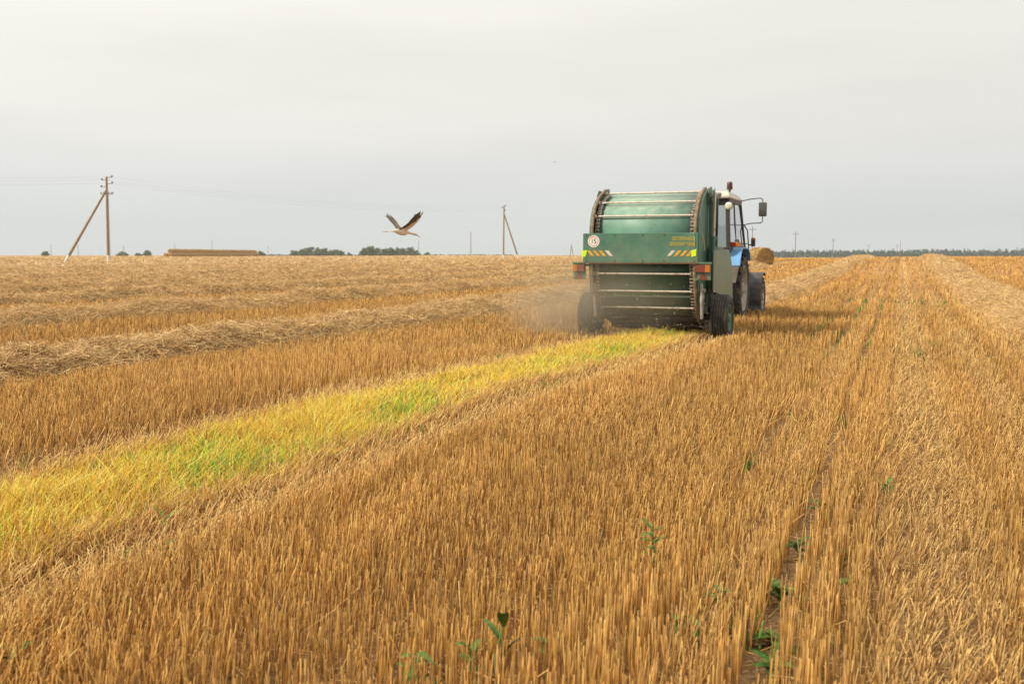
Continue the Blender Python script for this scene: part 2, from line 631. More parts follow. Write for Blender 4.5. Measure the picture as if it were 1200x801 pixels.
# ------------------------------------------------------------------ ground
def build_ground():
    ys = np.concatenate([np.arange(-30, 2, 4.0), np.arange(2, 30, 0.5), np.arange(30, 140, 2.0), np.arange(140, 700, 15.0), np.geomspace(700, 8000, 30)])
    a = np.linspace(-1.0, 1.0, 121)
    Yg, Ag = np.meshgrid(ys, a, indexing='ij')
    Xg = Ag * (np.maximum(Yg, 0) * 1.0 + 40)
    Zg = zg(Xg, Yg)
    ny, na = Xg.shape
    verts = np.stack([Xg, Yg, Zg], axis=2).reshape(-1, 3)
    idx = np.arange(ny * na).reshape(ny, na)
    quads = np.stack([idx[:-1, :-1], idx[:-1, 1:], idx[1:, 1:], idx[1:, :-1]], axis=2).reshape(-1, 4)
    # what grows there: bare earth between real stalks near by, uncounted stubble far off, a green crop past the right-hand crest
    X, Y = verts[:, 0], verts[:, 1]
    s, t = xy2st(X, Y)
    earth = np.array([0.25, 0.152, 0.070])
    litter = np.array([0.42, 0.245, 0.095])
    green = np.array([0.105, 0.150, 0.035])
    f = ss(9, 60, Y)[:, None]
    c = earth * (1 - f) + litter * f
    ar = X / np.maximum(Y, 8)
    g = (ss(150, 190, Y) * ss(0.16, 0.20, ar))[:, None]
    c = c * (1 - g) + green * g
    c = c * (0.9 + 0.2 * fbm(s * 0.5, t * 0.06, 9))[:, None]
    o = np_mesh('field_ground', verts, quads, c, None, True)
    m, tt, b = new_mat('field_earth')
    at = tt.nodes.new('ShaderNodeAttribute')
    at.attribute_name = 'col'
    tcn = tt.nodes.new('ShaderNodeTexCoord')
    # chopped straw and clods
    n1 = tt.nodes.new('ShaderNodeTexNoise')
    n1.inputs['Scale'].default_value = 45
    n1.inputs['Detail'].default_value = 5
    tt.links.new(tcn.outputs['Object'], n1.inputs['Vector'])
    r1 = tt.nodes.new('ShaderNodeMapRange')
    r1.inputs['From Min'].default_value = 0.32
    r1.inputs['From Max'].default_value = 0.70
    r1.inputs['To Min'].default_value = 0.55
    r1.inputs['To Max'].default_value = 1.4
    tt.links.new(n1.outputs['Fac'], r1.inputs['Value'])
    # streaks along the rows
    mpn = tt.nodes.new('ShaderNodeMapping')
    mpn.inputs['Rotation'].default_value = (0, 0, TH)
    mpn.inputs['Scale'].default_value = (1.0, 0.09, 1.0)
    tt.links.new(tcn.outputs['Object'], mpn.inputs[0])
    n2 = tt.nodes.new('ShaderNodeTexNoise')
    n2.inputs['Scale'].default_value = 0.8
    n2.inputs['Detail'].default_value = 6
    n2.inputs['Roughness'].default_value = 0.65
    tt.links.new(mpn.outputs[0], n2.inputs['Vector'])
    r2 = tt.nodes.new('ShaderNodeMapRange')
    r2.inputs['From Min'].default_value = 0.3
    r2.inputs['From Max'].default_value = 0.7
    r2.inputs['To Min'].default_value = 0.78
    r2.inputs['To Max'].default_value = 1.22
    tt.links.new(n2.outputs['Fac'], r2.inputs['Value'])
    mul = tt.nodes.new('ShaderNodeMath')
    mul.operation = 'MULTIPLY'
    tt.links.new(r1.outputs[0], mul.inputs[0])
    tt.links.new(r2.outputs[0], mul.inputs[1])
    vm = tt.nodes.new('ShaderNodeVectorMath')
    vm.operation = 'SCALE'
    tt.links.new(at.outputs['Color'], vm.inputs[0])
    tt.links.new(mul.outputs[0], vm.inputs['Scale'])
    tt.links.new(vm.outputs[0], b.inputs['Base Color'])
    b.inputs['Roughness'].default_value = 0.95
    b.inputs['Specular IOR Level'].default_value = 0.1
    bump(tt, b, n1.outputs['Fac'], 0.8, 0.03)
    o.data.materials.append(m)
    tag(o, kind='structure')
    return o


build_ground()


# ------------------------------------------------------------------ stubble
def wedge(n, d0, d1, half=0.64):
    d = np.sqrt(rng.uniform(d0 ** 2, d1 ** 2, n))
    a = rng.uniform(-half, half, n)
    return d * np.sin(a), d * np.cos(a)


def under_windrow(s, t):
    k = np.zeros(len(s), bool)
    for c in WINDROWS:
        k |= (np.abs(s - c) < 0.75)
    k |= (np.abs(s + 4.1) < 0.7) & (t > 25.5)
    k |= (np.abs(s - 2.9) < 0.8)
    return k


def furrow(s, t):
    """0..1: how much of the crop is missing (bare wheel ruts)"""
    wob = 0.05 * (fbm(t * 0.35, s * 0 + 3.3, 4) - 0.5)
    brk = ss(0.30, 0.5, fbm(t * 0.55, s * 0 + 8.1, 11))
    a = 1 - ss(0.035, 0.10, np.abs(s + 0.44 + wob))
    b = (1 - ss(0.04, 0.13, np.abs(s + 0.92 - wob))) * ss(4.5, 7, t) * (0.4 + 0.6 * brk)
    c = (1 - ss(0.03, 0.12, np.abs(s + 1.42 + wob))) * ss(8, 13, t) * 0.75 * (0.3 + 0.7 * ss(0.35, 0.55, fbm(t * 0.4, s * 0 + 5.5, 13)))
    e = (1 - ss(0.02, 0.08, np.abs(s - 0.62 + wob))) * ss(7, 12, t) * 0.55 * brk
    far = 0
    for k, s0 in enumerate((-3.05, -2.3, -1.42, -0.92, 0.12, 0.62, 1.25)):
        far = far + (1 - ss(0.05, 0.16, np.abs(s - s0 - wob * (1 if k % 2 else -1)))) * ss(22, 34, t) * 0.8
    return np.clip(a * (0.55 + 0.45 * brk) + b + c + e + far, 0, 1)


GOLD_LO = np.array([0.35, 0.140, 0.012])  # sheath brown, deepened to put gap shade and straw glow into the roots
GOLD_HI = np.array([0.61, 0.312, 0.060])
PALE = np.array([0.84, 0.570, 0.230])
BROWN = np.array([0.30, 0.150, 0.045])


def stubble_zone(n, d0, d1, rad, half=0.64, h=0.215):
    X, Y = wedge(n, d0, d1, half)
    s, t = xy2st(X, Y)
    # drilled rows 12.5 cm apart
    row = np.round(s / 0.125) * 0.125
    s = row + rng.normal(0, 0.026 + 0.0004 * d0, n)
    fu = furrow(s, t)
    keep = (rng.random(n) > fu * 0.93) & ~under_windrow(s, t)
    sc_ = strip_c(t)
    keep &= ~((np.abs(s - sc_) < 0.50 + 0.2 * rng.random(n)) & (t < 19.5))
    # thin spots
    keep &= rng.random(n) < 0.50 + 0.42 * fbm(s * 0.8, t * 0.5, 21) + 0.42 * fbm(s * 2.1, t * 0.035, 23)
    # machine tracks pressed flat under the wheels
    s, t = s[keep], t[keep]
    n = len(s)
    X, Y = st2xy(s, t)
    Z = zg(X, Y)
    patch = fbm(s * 0.35, t * 0.22, 31)
    rown = fbm(s * 2.4, t * 0.04, 33)
    H = h * (0.60 + 0.45 * patch + 0.32 * rown) * rng.normal(1, 0.13, n)
    # trodden bands: pale, bent over
    track = np.zeros(n)
    for c0, w0, a0 in ((0.20, 0.26, 0.85), (1.0, 0.20, 0.6), (1.75, 0.28, 0.6), (-0.68, 0.07, 0.5)):
        track = np.maximum(track, a0 * (1 - ss(w0 * 0.4, w0 * 1.5, np.abs(s - c0))))
    for off in (-0.86, 0.98):
        track = np.maximum(track, 0.95 * (1 - ss(0.18, 0.5, np.abs(s - strip_c(t) - off))) * (t < 20))
    H *= 1 - 0.38 * track
    # lean
    lean = 0.045 + 0.30 * track + 0.16 * ss(0.56, 0.74, fbm(s * 0.45, t * 0.3, 41)) + 0.16 * ss(-1.0, -3.5, s) * ss(0.4, 0.6, fbm(s * 0.9, t * 0.6, 43))
    lx = rng.normal(0, 1, n) * lean + lean * 0.55
    ly = rng.normal(0, 1, n) * lean
    stray = rng.random(n) < 0.035
    lx[stray] += rng.normal(0.2, 0.55, stray.sum())
    ly[stray] += rng.normal(0, 0.4, stray.sum())
    base = np.stack([X, Y, Z - 0.01], axis=1)
    top = base + np.stack([lx * H, ly * H, H / np.sqrt(1 + 0.5 * (lx ** 2 + ly ** 2))], axis=1)
    P = np.stack([base, base + (top - base) * rng.uniform(0.45, 0.75, n)[:, None], top], axis=1)
    rr = rad * rng.uniform(0.65, 1.35, n)
    rads = np.stack([rr * 1.05, rr, rr * 0.9], axis=1)
    v = rng.normal(1.03, 0.22, n)[:, None] * (0.66 + 0.26 * fbm(s * 0.7, t * 0.25, 51) + 0.42 * rown)[:, None]
    mixp = np.clip(rng.beta(1.3, 4.0, n) + 0.6 * track + 0.15 * (patch - 0.5), 0, 1)[:, None]
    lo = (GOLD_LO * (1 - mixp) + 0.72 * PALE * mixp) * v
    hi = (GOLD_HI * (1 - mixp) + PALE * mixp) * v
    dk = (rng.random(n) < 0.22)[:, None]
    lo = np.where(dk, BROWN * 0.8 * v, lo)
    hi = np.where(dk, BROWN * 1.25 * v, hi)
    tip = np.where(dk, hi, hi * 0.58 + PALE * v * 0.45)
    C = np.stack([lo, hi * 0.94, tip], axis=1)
    return stalk_arrays(P, rads, C)


parts = [
    stubble_zone(60000, 1.4, 7.5, 0.0020, 0.70),
    stubble_zone(84000, 7.5, 15, 0.0025, 0.62),
    stubble_zone(95000, 15, 30, 0.0039),
    stubble_zone(80000, 30, 60, 0.0085),
    stubble_zone(60000, 60, 125, 0.018),
    stubble_zone(26000, 125, 210, 0.04),
]
v_, q_, c_ = merge(parts)
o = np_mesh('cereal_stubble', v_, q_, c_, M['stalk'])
tag(o, 'golden brown cut cereal stubble standing in drilled rows over the whole field', 'stubble', kind='stuff')

# fallen straw pieces on the earth between the rows
def litter(n, d0, d1, rad, ln):
    X, Y = wedge(n, d0, d1, 0.66)
    s, t = xy2st(X, Y)
    Z = zg(X, Y) + rng.uniform(0.004, 0.05, n) * (1 - furrow(s, t) * 0.7)
    kf = furrow(s, t) < 0.35 + 0.8 * rng.random(n)
    X, Y, Z, s, t = X[kf], Y[kf], Z[kf], s[kf], t[kf]
    n = len(X)
    a = rng.uniform(0, 2 * np.pi, n)
    le = ln * rng.uniform(0.4, 1.4, n)
    dirv = np.stack([np.cos(a), np.sin(a), rng.normal(0, 0.12, n)], axis=1) * le[:, None] * 0.5
    c = np.stack([X, Y, Z], axis=1)
    P = np.stack([c - dirv, c + dirv], axis=1)
    rr = np.repeat((rad * rng.uniform(0.7, 1.3, n))[:, None], 2, axis=1)
    base = PALE * rng.normal(0.8, 0.18, n)[:, None]
    C = np.repeat(base[:, None, :], 2, axis=1)
    return stalk_arrays(P, rr, C)


v_, q_, c_ = merge([litter(9000, 1.5, 9, 0.0022, 0.14), litter(14000, 9, 30, 0.004, 0.2)])
o = np_mesh('straw_litter', v_, q_, c_, M['stalk'])
tag(o, 'pale broken straw lying loose on the earth between the stubble rows', 'straw', kind='stuff')


# ------------------------------------------------------------------ yellow strip
def yellow_strip():
    parts = []
    for n, t0, t1, rad in ((26000, 2.0, 8.5, 0.0026), (26000, 8.5, 20.5, 0.0042)):
        t = rng.uniform(t0, t1, n)
        u = rng.uniform(-1, 1, n)
        hw = 0.76 + 0.20 * (fbm(t * 0.9, u * 0 + 2, 61) - 0.5) * 2
        s = strip_c(t) + u * hw
        X, Y = st2xy(s, t)
        Z = zg(X, Y)
        g = ss(0.45, 0.62, fbm(s * 1.6, t * 0.75, 71) + rng.normal(0, 0.06, n)) * (1 - ss(0.45, 0.95, np.abs(u - 0.12)))
        isgreen = rng.random(n) < (0.09 + 0.55 * g) * (np.abs(u) < 0.85)
        H = np.where(isgreen, rng.uniform(0.07, 0.17, n), rng.uniform(0.09, 0.23, n)) * (1.05 - 0.25 * np.abs(u)) * (0.6 + 0.8 * fbm(s * 3.0, t * 2.2, 75))
        lean = np.where(isgreen, 0.38, 0.42)
        lx = rng.normal(0.28, 1, n) * lean
        ly = rng.normal(0, 1, n) * lean
        base = np.stack([X, Y, Z - 0.01], axis=1)
        mid = base + np.stack([lx * H * 0.35, ly * H * 0.35, H * 0.55], axis=1)
        top = base + np.stack([lx * H, ly * H, H], axis=1)
        P = np.stack([base, mid, top], axis=1)
        w_ = rad * rng.uniform(0.6, 1.4, n)
        W = np.stack([w_, w_, w_ * 0.5], axis=1)
        vv = rng.normal(1, 0.21, n)[:, None]
        yel = np.array([0.94, 0.55, 0.055])
        yel2 = np.array([0.97, 0.78, 0.26])
        gr = np.array([0.58, 0.74, 0.10])
        gr2 = np.array([0.30, 0.52, 0.15])
        k = rng.random(n)[:, None]
        cy = yel * k + yel2 * (1 - k)
        ye = np.array([0.86, 0.72, 0.07])
        cy = np.where((rng.random(n) < 0.24 * (0.3 + 1.3 * g))[:, None], ye, cy)
        cg = gr * k + gr2 * (1 - k)
        edge = (rng.random(n) < ss(0.68, 1.05, np.abs(u)))[:, None]
        cy = cy * (1 - edge) + (PALE * 0.95) * edge
        c = np.where(isgreen[:, None], cg, cy) * vv
        C = np.stack([c * np.array([0.55, 0.45, 0.4]), c * 0.97, c * 1.12], axis=1)  # roots darkened, tips lightened: depth and highlights put into the blade colour
        parts.append(stalk_arrays(P, W, C))
    v, q, c = merge(parts)
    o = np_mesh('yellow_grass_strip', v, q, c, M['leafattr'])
    tag(o, 'bright yellow and green strip of pale undergrowth left behind the baler', 'grass strip', kind='stuff')
    # pale mat beneath it
yellow_strip()


# ------------------------------------------------------------------ straw windrows
def straw_mat():
    m, t, b = new_mat('straw_mound')
    c, f, _ = noise_mix(t, (0.30, 0.185, 0.085), (0.58, 0.41, 0.215), scale=9, lo=0.3, hi=0.7)
    c2, f2, _ = noise_mix(t, c, (0.20, 0.12, 0.05), scale=3.0, lo=0.56, hi=0.72)
    t.links.new(c2, b.inputs['Base Color'])
    b.inputs['Roughness'].default_value = 0.9
    b.inputs['Specular IOR Level'].default_value = 0.1
    bump(t, b, f, 1.0, 0.06)
    return m


M['mound'] = straw_mat()


def windrow(name, sc0, t0, t1, hw, hgt, seed, label, step, nstraw, srad, slen, group=None, curve=0.0):
    nt_ = max(int((t1 - t0) / step), 8)
    tt = np.linspace(t0, t1, nt_)
    uu = np.linspace(-1, 1, 17)
    Tg, Ug = np.meshgrid(tt, uu, indexing='ij')
    fs = 1.0 / max(step * 3.0, 0.5)

    def surf(T, Uv):
        wv = hw * (0.80 + 0.5 * fbm(T * 0.45, Uv * 0 + seed, seed))
        cc = sc0 + 0.35 * (fbm(T * 0.12, Uv * 0 + 1.7, seed + 3) - 0.5) + curve * ((T - t0) / max(t1 - t0, 1)) ** 2
        s_ = cc + Uv * wv
        hv = hgt * (0.42 + 0.72 * fbm(T * 0.8, Uv * 1.5, seed + 7) + 0.55 * (fbm(T * 2.6, Uv * 3.2, seed + 9) - 0.42)) * np.clip(1 - np.abs(Uv) ** 2.2, 0, 1) ** 0.8
        x, y = st2xy(s_, T)
        return x, y, zg(x, y) + hv - 0.02, s_
    X, Y, Z, _ = surf(Tg, Ug)
    verts = np.stack([X, Y, Z], axis=2).reshape(-1, 3)
    idx = np.arange(nt_ * 17).reshape(nt_, 17)
    quads = np.stack([idx[:-1, :-1], idx[:-1, 1:], idx[1:, 1:], idx[1:, :-1]], axis=2).reshape(-1, 4)
    cols = np.tile(np.array([0.4, 0.28, 0.14]), (len(verts), 1))
    pv = [(verts, quads, cols)]
    nq = len(quads)
    if nstraw:
        # more straws where they show larger, nearer the camera
        T = t0 + (t1 - t0) * rng.random(nstraw) ** 1.6
        Uv = rng.uniform(-1.12, 1.12, nstraw)
        x, y, z, _ = surf(T, np.clip(Uv, -1, 1))
        dx, dy = st2xy(Uv - np.clip(Uv, -1, 1), np.zeros(nstraw))
        x = x + dx * hw
        y = y + dy * hw
        dist = np.sqrt(x * x + y * y)
        k = np.maximum(1.0, dist / 24.0)
        a = rng.uniform(0, 2 * np.pi, nstraw)
        le = slen * rng.uniform(0.35, 1.3, nstraw) * np.minimum(k, 1.5)
        el = np.abs(rng.normal(0, 0.36, nstraw))
        el[rng.random(nstraw) < 0.05] += 0.5
        d = np.stack([np.cos(a) * np.cos(el), np.sin(a) * np.cos(el), np.sin(el)], axis=1)
        c = np.stack([x, y, z + rng.uniform(-0.02, 0.09, nstraw)], axis=1)
        p0 = c - d * le[:, None] * 0.5
        p1 = c + d * le[:, None] * 0.5
        sag = np.stack([rng.normal(0, .04, nstraw), rng.normal(0, .04, nstraw), rng.uniform(-.01, .05, nstraw)], axis=1)
        P = np.stack([p0, c + sag * le[:, None] * 2, p1], axis=1)
        gz = zg(P[..., 0], P[..., 1])
        P[..., 2] = np.maximum(P[..., 2], gz + 0.01)
        rr = srad * k * rng.uniform(0.6, 1.3, nstraw)
        W = np.stack([rr, rr, rr * 0.8], axis=1)
        v = rng.normal(1.0, 0.2, nstraw)[:, None]
        q = rng.random(nstraw)[:, None]
        col = (np.array([0.86, 0.625, 0.320]) * q + np.array([0.54, 0.325, 0.115]) * (1 - q)) * v
        C = np.repeat(col[:, None, :], 3, axis=1)
        pv.append(stalk_arrays(P, W, C))
    v, q, c = merge(pv)
    o = np_mesh(name, v, q, c, M['mound'])
    o.data.materials.append(M['stalk'])
    mi = np.ones(len(q), dtype=np.int32)
    mi[:nq] = 0
    o.data.polygons.foreach_set('material_index', mi)
    tag(o, label, 'windrow', group or 'straw windrows across the stubble')
    return o


ORD = ['first', 'second', 'third', 'fourth', 'fifth', 'sixth', 'seventh', 'eighth', 'ninth']
specs = [  # t0, t1, straws
    (5.5, 75, 60000), (10, 95, 46000), (15, 120, 34000), (20, 140, 24000), (24, 160, 16000), (28, 180, 12000), (32, 200, 9000), (36, 210, 7000), (40, 220, 6000)]
for i, c0 in enumerate(WINDROWS):
    if i < 9:
        t0, t1, ns = specs[i]
        lab = 'tangled pale straw windrow, %s to the left of the yellow strip' % ORD[i]
        if i == 0:
            lab = 'nearest and largest tangled straw windrow left of the yellow strip'
        windrow('straw_windrow', c0, t0, t1, 0.90, 0.42, 100 + i, lab, 0.16 + 0.12 * i, int(ns * 1.6), 0.0042, 0.30)
    else:
        t0 = 30 + (i - 9) * 3.0
        windrow('straw_windrow', c0, t0, 240 + i * 8, 1.1, 0.42, 100 + i, 'far thin straw windrow reading as a line near the left skyline', 1.5, 2500, 0.006, 0.4,
                'far straw windrows towards the skyline')
windrow('straw_windrow', -4.12, 26.2, 150, 0.78, 0.38, 151, 'straw windrow running on ahead of the tractor, not yet baled', 0.3, 30000, 0.0044, 0.30)
windrow('straw_windrow', 2.95, 9.5, 150, 0.95, 0.38, 161, 'straw windrow at the right edge of the photo, right of the wheel ruts', 0.3, 46000, 0.0042, 0.30, curve=0.7)

# ------------------------------------------------------------------ green regrowth low in the ruts
def sprouts():
    n = 16000
    X, Y = wedge(n, 1.6, 34, 0.66)
    s, t = xy2st(X, Y)
    fu = furrow(s, t)
    band = (1 - ss(0.1, 0.4, np.abs(s - 0.25))) * 0.35
    wn = ss(0.55, 0.72, fbm(s * 1.1, t * 0.9, 81))
    left = (1 - ss(-2.2, -1.0, s)) * 0.22
    p = np.clip(fu * 0.8 * (wn + 0.15) + band * wn * 0.35 + left * wn + 0.010, 0, 1)
    k = rng.random(n) < p * 1.0
    s, t = s[k], t[k]
    parts = []
    for _ in range(5):
        m = len(s)
        x, y = st2xy(s + rng.normal(0, 0.018, m), t + rng.normal(0, 0.03, m))
        z = zg(x, y)
        H = rng.uniform(0.05, 0.17, m)
        lx, ly = rng.normal(0, .45, m), rng.normal(0, .45, m)
        b = np.stack([x, y, z], axis=1)
        P = np.stack([b, b + np.stack([lx * H * .3, ly * H * .3, H * .6], axis=1), b + np.stack([lx * H, ly * H, H * .92], axis=1)], axis=1)
        w_ = rng.uniform(0.004, 0.009, m) * np.maximum(1, np.sqrt(x * x + y * y) / 15)
        c = np.array([0.13, 0.25, 0.045]) * rng.normal(1, .25, m)[:, None]
        C = np.repeat(c[:, None, :], 3, axis=1)
        parts.append(blade_arrays(P, np.stack([w_, w_ * 1.1, w_ * 0.2], axis=1), C))
    # grassy spots round the poles far off
    for px, dist in ((128.5, 120), (590, 191)):
        q = at_dist(px, dist)
        m = 500
        x = q.x + rng.normal(0, 2.2, m)
        y = q.y + rng.normal(0, 2.0, m)
        z = zg(x, y)
        H = rng.uniform(.15, .4, m)
        b = np.stack([x, y, z], axis=1)
        P = np.stack([b, b + np.stack([0 * H, 0 * H, H * .5], axis=1), b + np.stack([H * .2, H * .1, H], axis=1)], axis=1)
        w_ = np.full(m, 0.05)
        C = np.repeat((np.array([0.20, 0.21, 0.06]) * rng.normal(1, .2, m)[:, None])[:, None, :], 3, axis=1)
        parts.append(blade_arrays(P, np.stack([w_, w_, w_ * .3], axis=1), C))
    v, q, c = merge(parts)
    o = np_mesh('green_regrowth', v, q, c, M['leafattr'])
    tag(o, 'fresh green shoots growing low in the wheel ruts and bare spots', 'regrowth', kind='stuff')


sprouts()


# single broad-leaved weeds
def leaf_mesh(mb, base, direction, length, width, droop, mi=0):
    base = Vector(base)
    d = Vector(direction).normalized()
    side = d.cross(Vector((0, 0, 1)))
    side = side.normalized() if side.length > 1e-3 else Vector((1, 0, 0))
    vs = []
    K = 7
    for i in range(K):
        f = i / (K - 1)
        p = base + d * (length * f) + Vector((0, 0, -droop * length * f * f))
        wv = width * math.sin(math.pi * min(f * 0.93 + 0.06, 1)) ** 0.8 * 0.5
        nrm = side.cross(d)
        vs += [p - side * wv + nrm * wv * 0.35, p, p + side * wv + nrm * wv * 0.35]
    fs = []
    for i in range(K - 1):
        o = i * 3
        fs += [(o, o + 1, o + 4, o + 3), (o + 1, o + 2, o + 5, o + 4)]
    mb.add(vs, fs, mi, True)


M['weedleaf'] = simple('weed_leaf', (0.045, 0.120, 0.018), (0.15, 0.19, 0.040), rough=0.65, scale=22, spec=0.2, bmp=0.5)
M['weedstem'] = simple('weed_stem', (0.14, 0.22, 0.06), rough=0.6)


def pix_ground(px, py, z=0.0):
    a = (px - 600) / F
    b = -(py - 400.5) / F
    d = Vector((a, math.cos(PITCH) + b * math.sin(PITCH), -math.sin(PITCH) + b * math.cos(PITCH)))
    k = (z - EYE) / d.z
    return Vector((d.x * k, d.y * k, 0))


def weed(px, py, h, nleaf, ll, lw, lab, seed, spread=1.0):
    rd = random.Random(seed)
    p = pix_ground(px, py)
    p.z = float(zg(p.x, p.y))
    root = empty('weed', p)
    tag(root, lab, 'weed', 'green weeds in the stubble')
    st = MB()
    top = Vector((rd.uniform(-.03, .03), rd.uniform(-.03, .03), h))
    st.tube([(0, 0, -0.01), top * 0.5 + Vector((rd.uniform(-.02, .02), 0, 0)), top], [0.005, 0.004, 0.0025], 6)
    st.build('stem', M['weedstem'], root)
    for i in range(nleaf):
        f = 0.35 + 0.65 * (i + 0.5) / nleaf
        a = i * 2.4 + rd.uniform(-.5, .5)
        mb = MB()
        leaf_mesh(mb, top * f, (math.cos(a) * spread, math.sin(a) * spread, rd.uniform(0.25, 1.0)), ll * rd.uniform(0.7, 1.2), lw * rd.uniform(0.8, 1.2), rd.uniform(0.1, 0.6))
        mb.build('leaf', M['weedleaf'], root)


weed(768, 690, 0.30, 16, 0.085, 0.026, 'tall spindly green weed in the foreground stubble, below the baler', 1)
weed(582, 815, 0.27, 3, 0.15, 0.036, 'weed with one broad upright leaf at the middle of the bottom edge', 2, 0.5)
weed(556, 812, 0.17, 5, 0.11, 0.035, 'small narrow-leaved weed just left of the broad upright leaf', 3, 0.5)
weed(492, 815, 0.17, 6, 0.10, 0.045, 'low leafy weed at the bottom edge left of the upright-leaved weeds', 4)
weed(912, 712, 0.08, 12, 0.13, 0.042, 'largest leafy weed clump growing in the dark wheel rut', 5)
weed(903, 760, 0.05, 7, 0.12, 0.05, 'flat rosette of weed leaves on bare earth in the rut, near the bottom edge', 6, 1.6)
weed(843, 722, 0.13, 7, 0.10, 0.036, 'small weed between stubble rows just left of the largest clump', 7)
weed(808, 758, 0.11, 8, 0.10, 0.045, 'low weed left of the rut, nearest the bottom edge', 8)
weed(996, 702, 0.10, 5, 0.09, 0.035, 'tiny weed in the pale trodden track right of the rut', 9)
weed(15, 800, 0.13, 6, 0.10, 0.035, 'green weed in the bottom left corner of the field', 10)
weed(190, 655, 0.07, 6, 0.12, 0.06, 'grey-green weed at the lower edge of the yellow strip', 11, 1.4)

weed(962, 612, 0.12, 10, 0.09, 0.030, 'small bushy weed high up in the rut, below the tractor shadow', 12)
weed(985, 668, 0.10, 8, 0.10, 0.030, 'low narrow-leaved weed on the right side of the rut', 13)
weed(938, 655, 0.09, 10, 0.10, 0.034, 'weed in the rut just above the largest clump', 14)
weed(897, 792, 0.06, 8, 0.10, 0.040, 'weed at the very bottom of the dark rut', 15, 1.4)
weed(640, 792, 0.15, 5, 0.06, 0.026, 'lone small weed at the bottom edge between upright leaf and rut', 16)
weed(1040, 590, 0.12, 9, 0.09, 0.024, 'small grassy weed in the pale lane to the right', 17, 0.6)


# ------------------------------------------------------------------ baler
BX, BY = st2xy(VEH_S, BAL_T)
BZ = float(zg(BX, BY))
baler = empty('round_baler', (float(BX), float(BY), BZ), -TH)
tag(baler, 'dusty green round baler with chain-and-slat tailgate, hitched behind the blue tractor', 'baler')

YB = -0.70


def gate_path(off=0.0):
    """chain path of the tailgate as (y, z), from top to bottom; off > 0 is further out"""
    pts = [(1.05, 2.74), (0.80, 2.735), (0.45, 2.71), (0.12, 2.65), (-0.16, 2.56), (-0.37, 2.46), (-0.53, 2.33), (-0.64, 2.17), (-0.69, 2.0), (-0.70, 1.8),
           (-0.70, 1.4), (-0.685, 1.2), (-0.62, 0.9), (-0.50, 0.66), (-0.40, 0.53), (-0.28, 0.43), (-0.16, 0.36)]
    if off == 0:
        return pts
    res = []
    for i, (y, z) in enumerate(pts):
        y0, z0 = pts[max(i - 1, 0)]
        y1, z1 = pts[min(i + 1, len(pts) - 1)]
        ty, tz = y1 - y0, z1 - z0
        l = math.hypot(ty, tz)
        res.append((y + off * tz / l * 1.0, z - off * ty / l))
    return res


def path_at_z(path, z):
    for (y0, z0), (y1, z1) in zip(path[:-1], path[1:]):
        if z1 <= z <= z0:
            f = (z0 - z) / max(z0 - z1, 1e-6)
            return (y0 + (y1 - y0) * f, z)
    return path[-1]


# orientation test of the offset: outwards must be towards -y on the back
def outward(off):
    a = gate_path(off)
    right_way = (a[9][0] < -0.70) == (off > 0)
    return a if right_way else gate_path(-off)


def strip_sheet(path, x0, x1, thick=0.02):
    mb = MB()
    inner = []
    n = len(path)
    for i, (y, z) in enumerate(path):
        y0, z0 = path[max(i - 1, 0)]
        y1, z1 = path[min(i + 1, n - 1)]
        l = math.hypot(y1 - y0, z1 - z0)
        inner.append((y - thick * (z1 - z0) / l * -1, z + thick * (y1 - y0) / l * -1))
    vs = []
    for (y, z), (yi, zi) in zip(path, inner):
        vs += [(x0, y, z), (x1, y, z), (x1, yi, zi), (x0, yi, zi)]
    fs = []
    for i in range(n - 1):
        for j in range(4):
            j2 = (j + 1) % 4
            fs.append((i * 4 + j, i * 4 + j2, (i + 1) * 4 + j2, (i + 1) * 4 + j))
    fs += [(0, 1, 2, 3), (n * 4 - 4, n * 4 - 3, n * 4 - 2, n * 4 - 1)]
    mb.add(vs, fs, 0, True)
    return mb


def GX(x):
    return x * 1.065 - 0.055


sheet_path = outward(-0.075)
up_p = [p for p in sheet_path if p[1] > 1.3]
lo_p = [p for p in sheet_path if p[1] < 1.7]
# pressed seams: the upper sheet is three overlapping plates
for k, (a, b) in enumerate(((0, 4), (3, 6), (5, len(up_p)))):
    seg = up_p[a:b + 1] if b < len(up_p) else up_p[a:]
    seg = [(y - 0.006 * k, z + 0.004 * k) for y, z in seg]
    strip_sheet(seg, GX(-0.84), GX(0.84)).build('gate_plate', M['green_top'], baler)
strip_sheet(lo_p, GX(-0.84), GX(0.84)).build('lower_gate_plate', M['green_dark'], baler)  # darker copy of the gate green: undercut shade put into its colour
# two stiffening ribs low on the gate
rb = MB()
for z in (0.78, 0.47):
    y, _ = path_at_z(sheet_path, z)
    rb.tube([(GX(-0.84), y - 0.01, z), (GX(0.84), y - 0.01, z)], 0.028, 8)
rb.build('stiffener', M['green_dark'], baler)

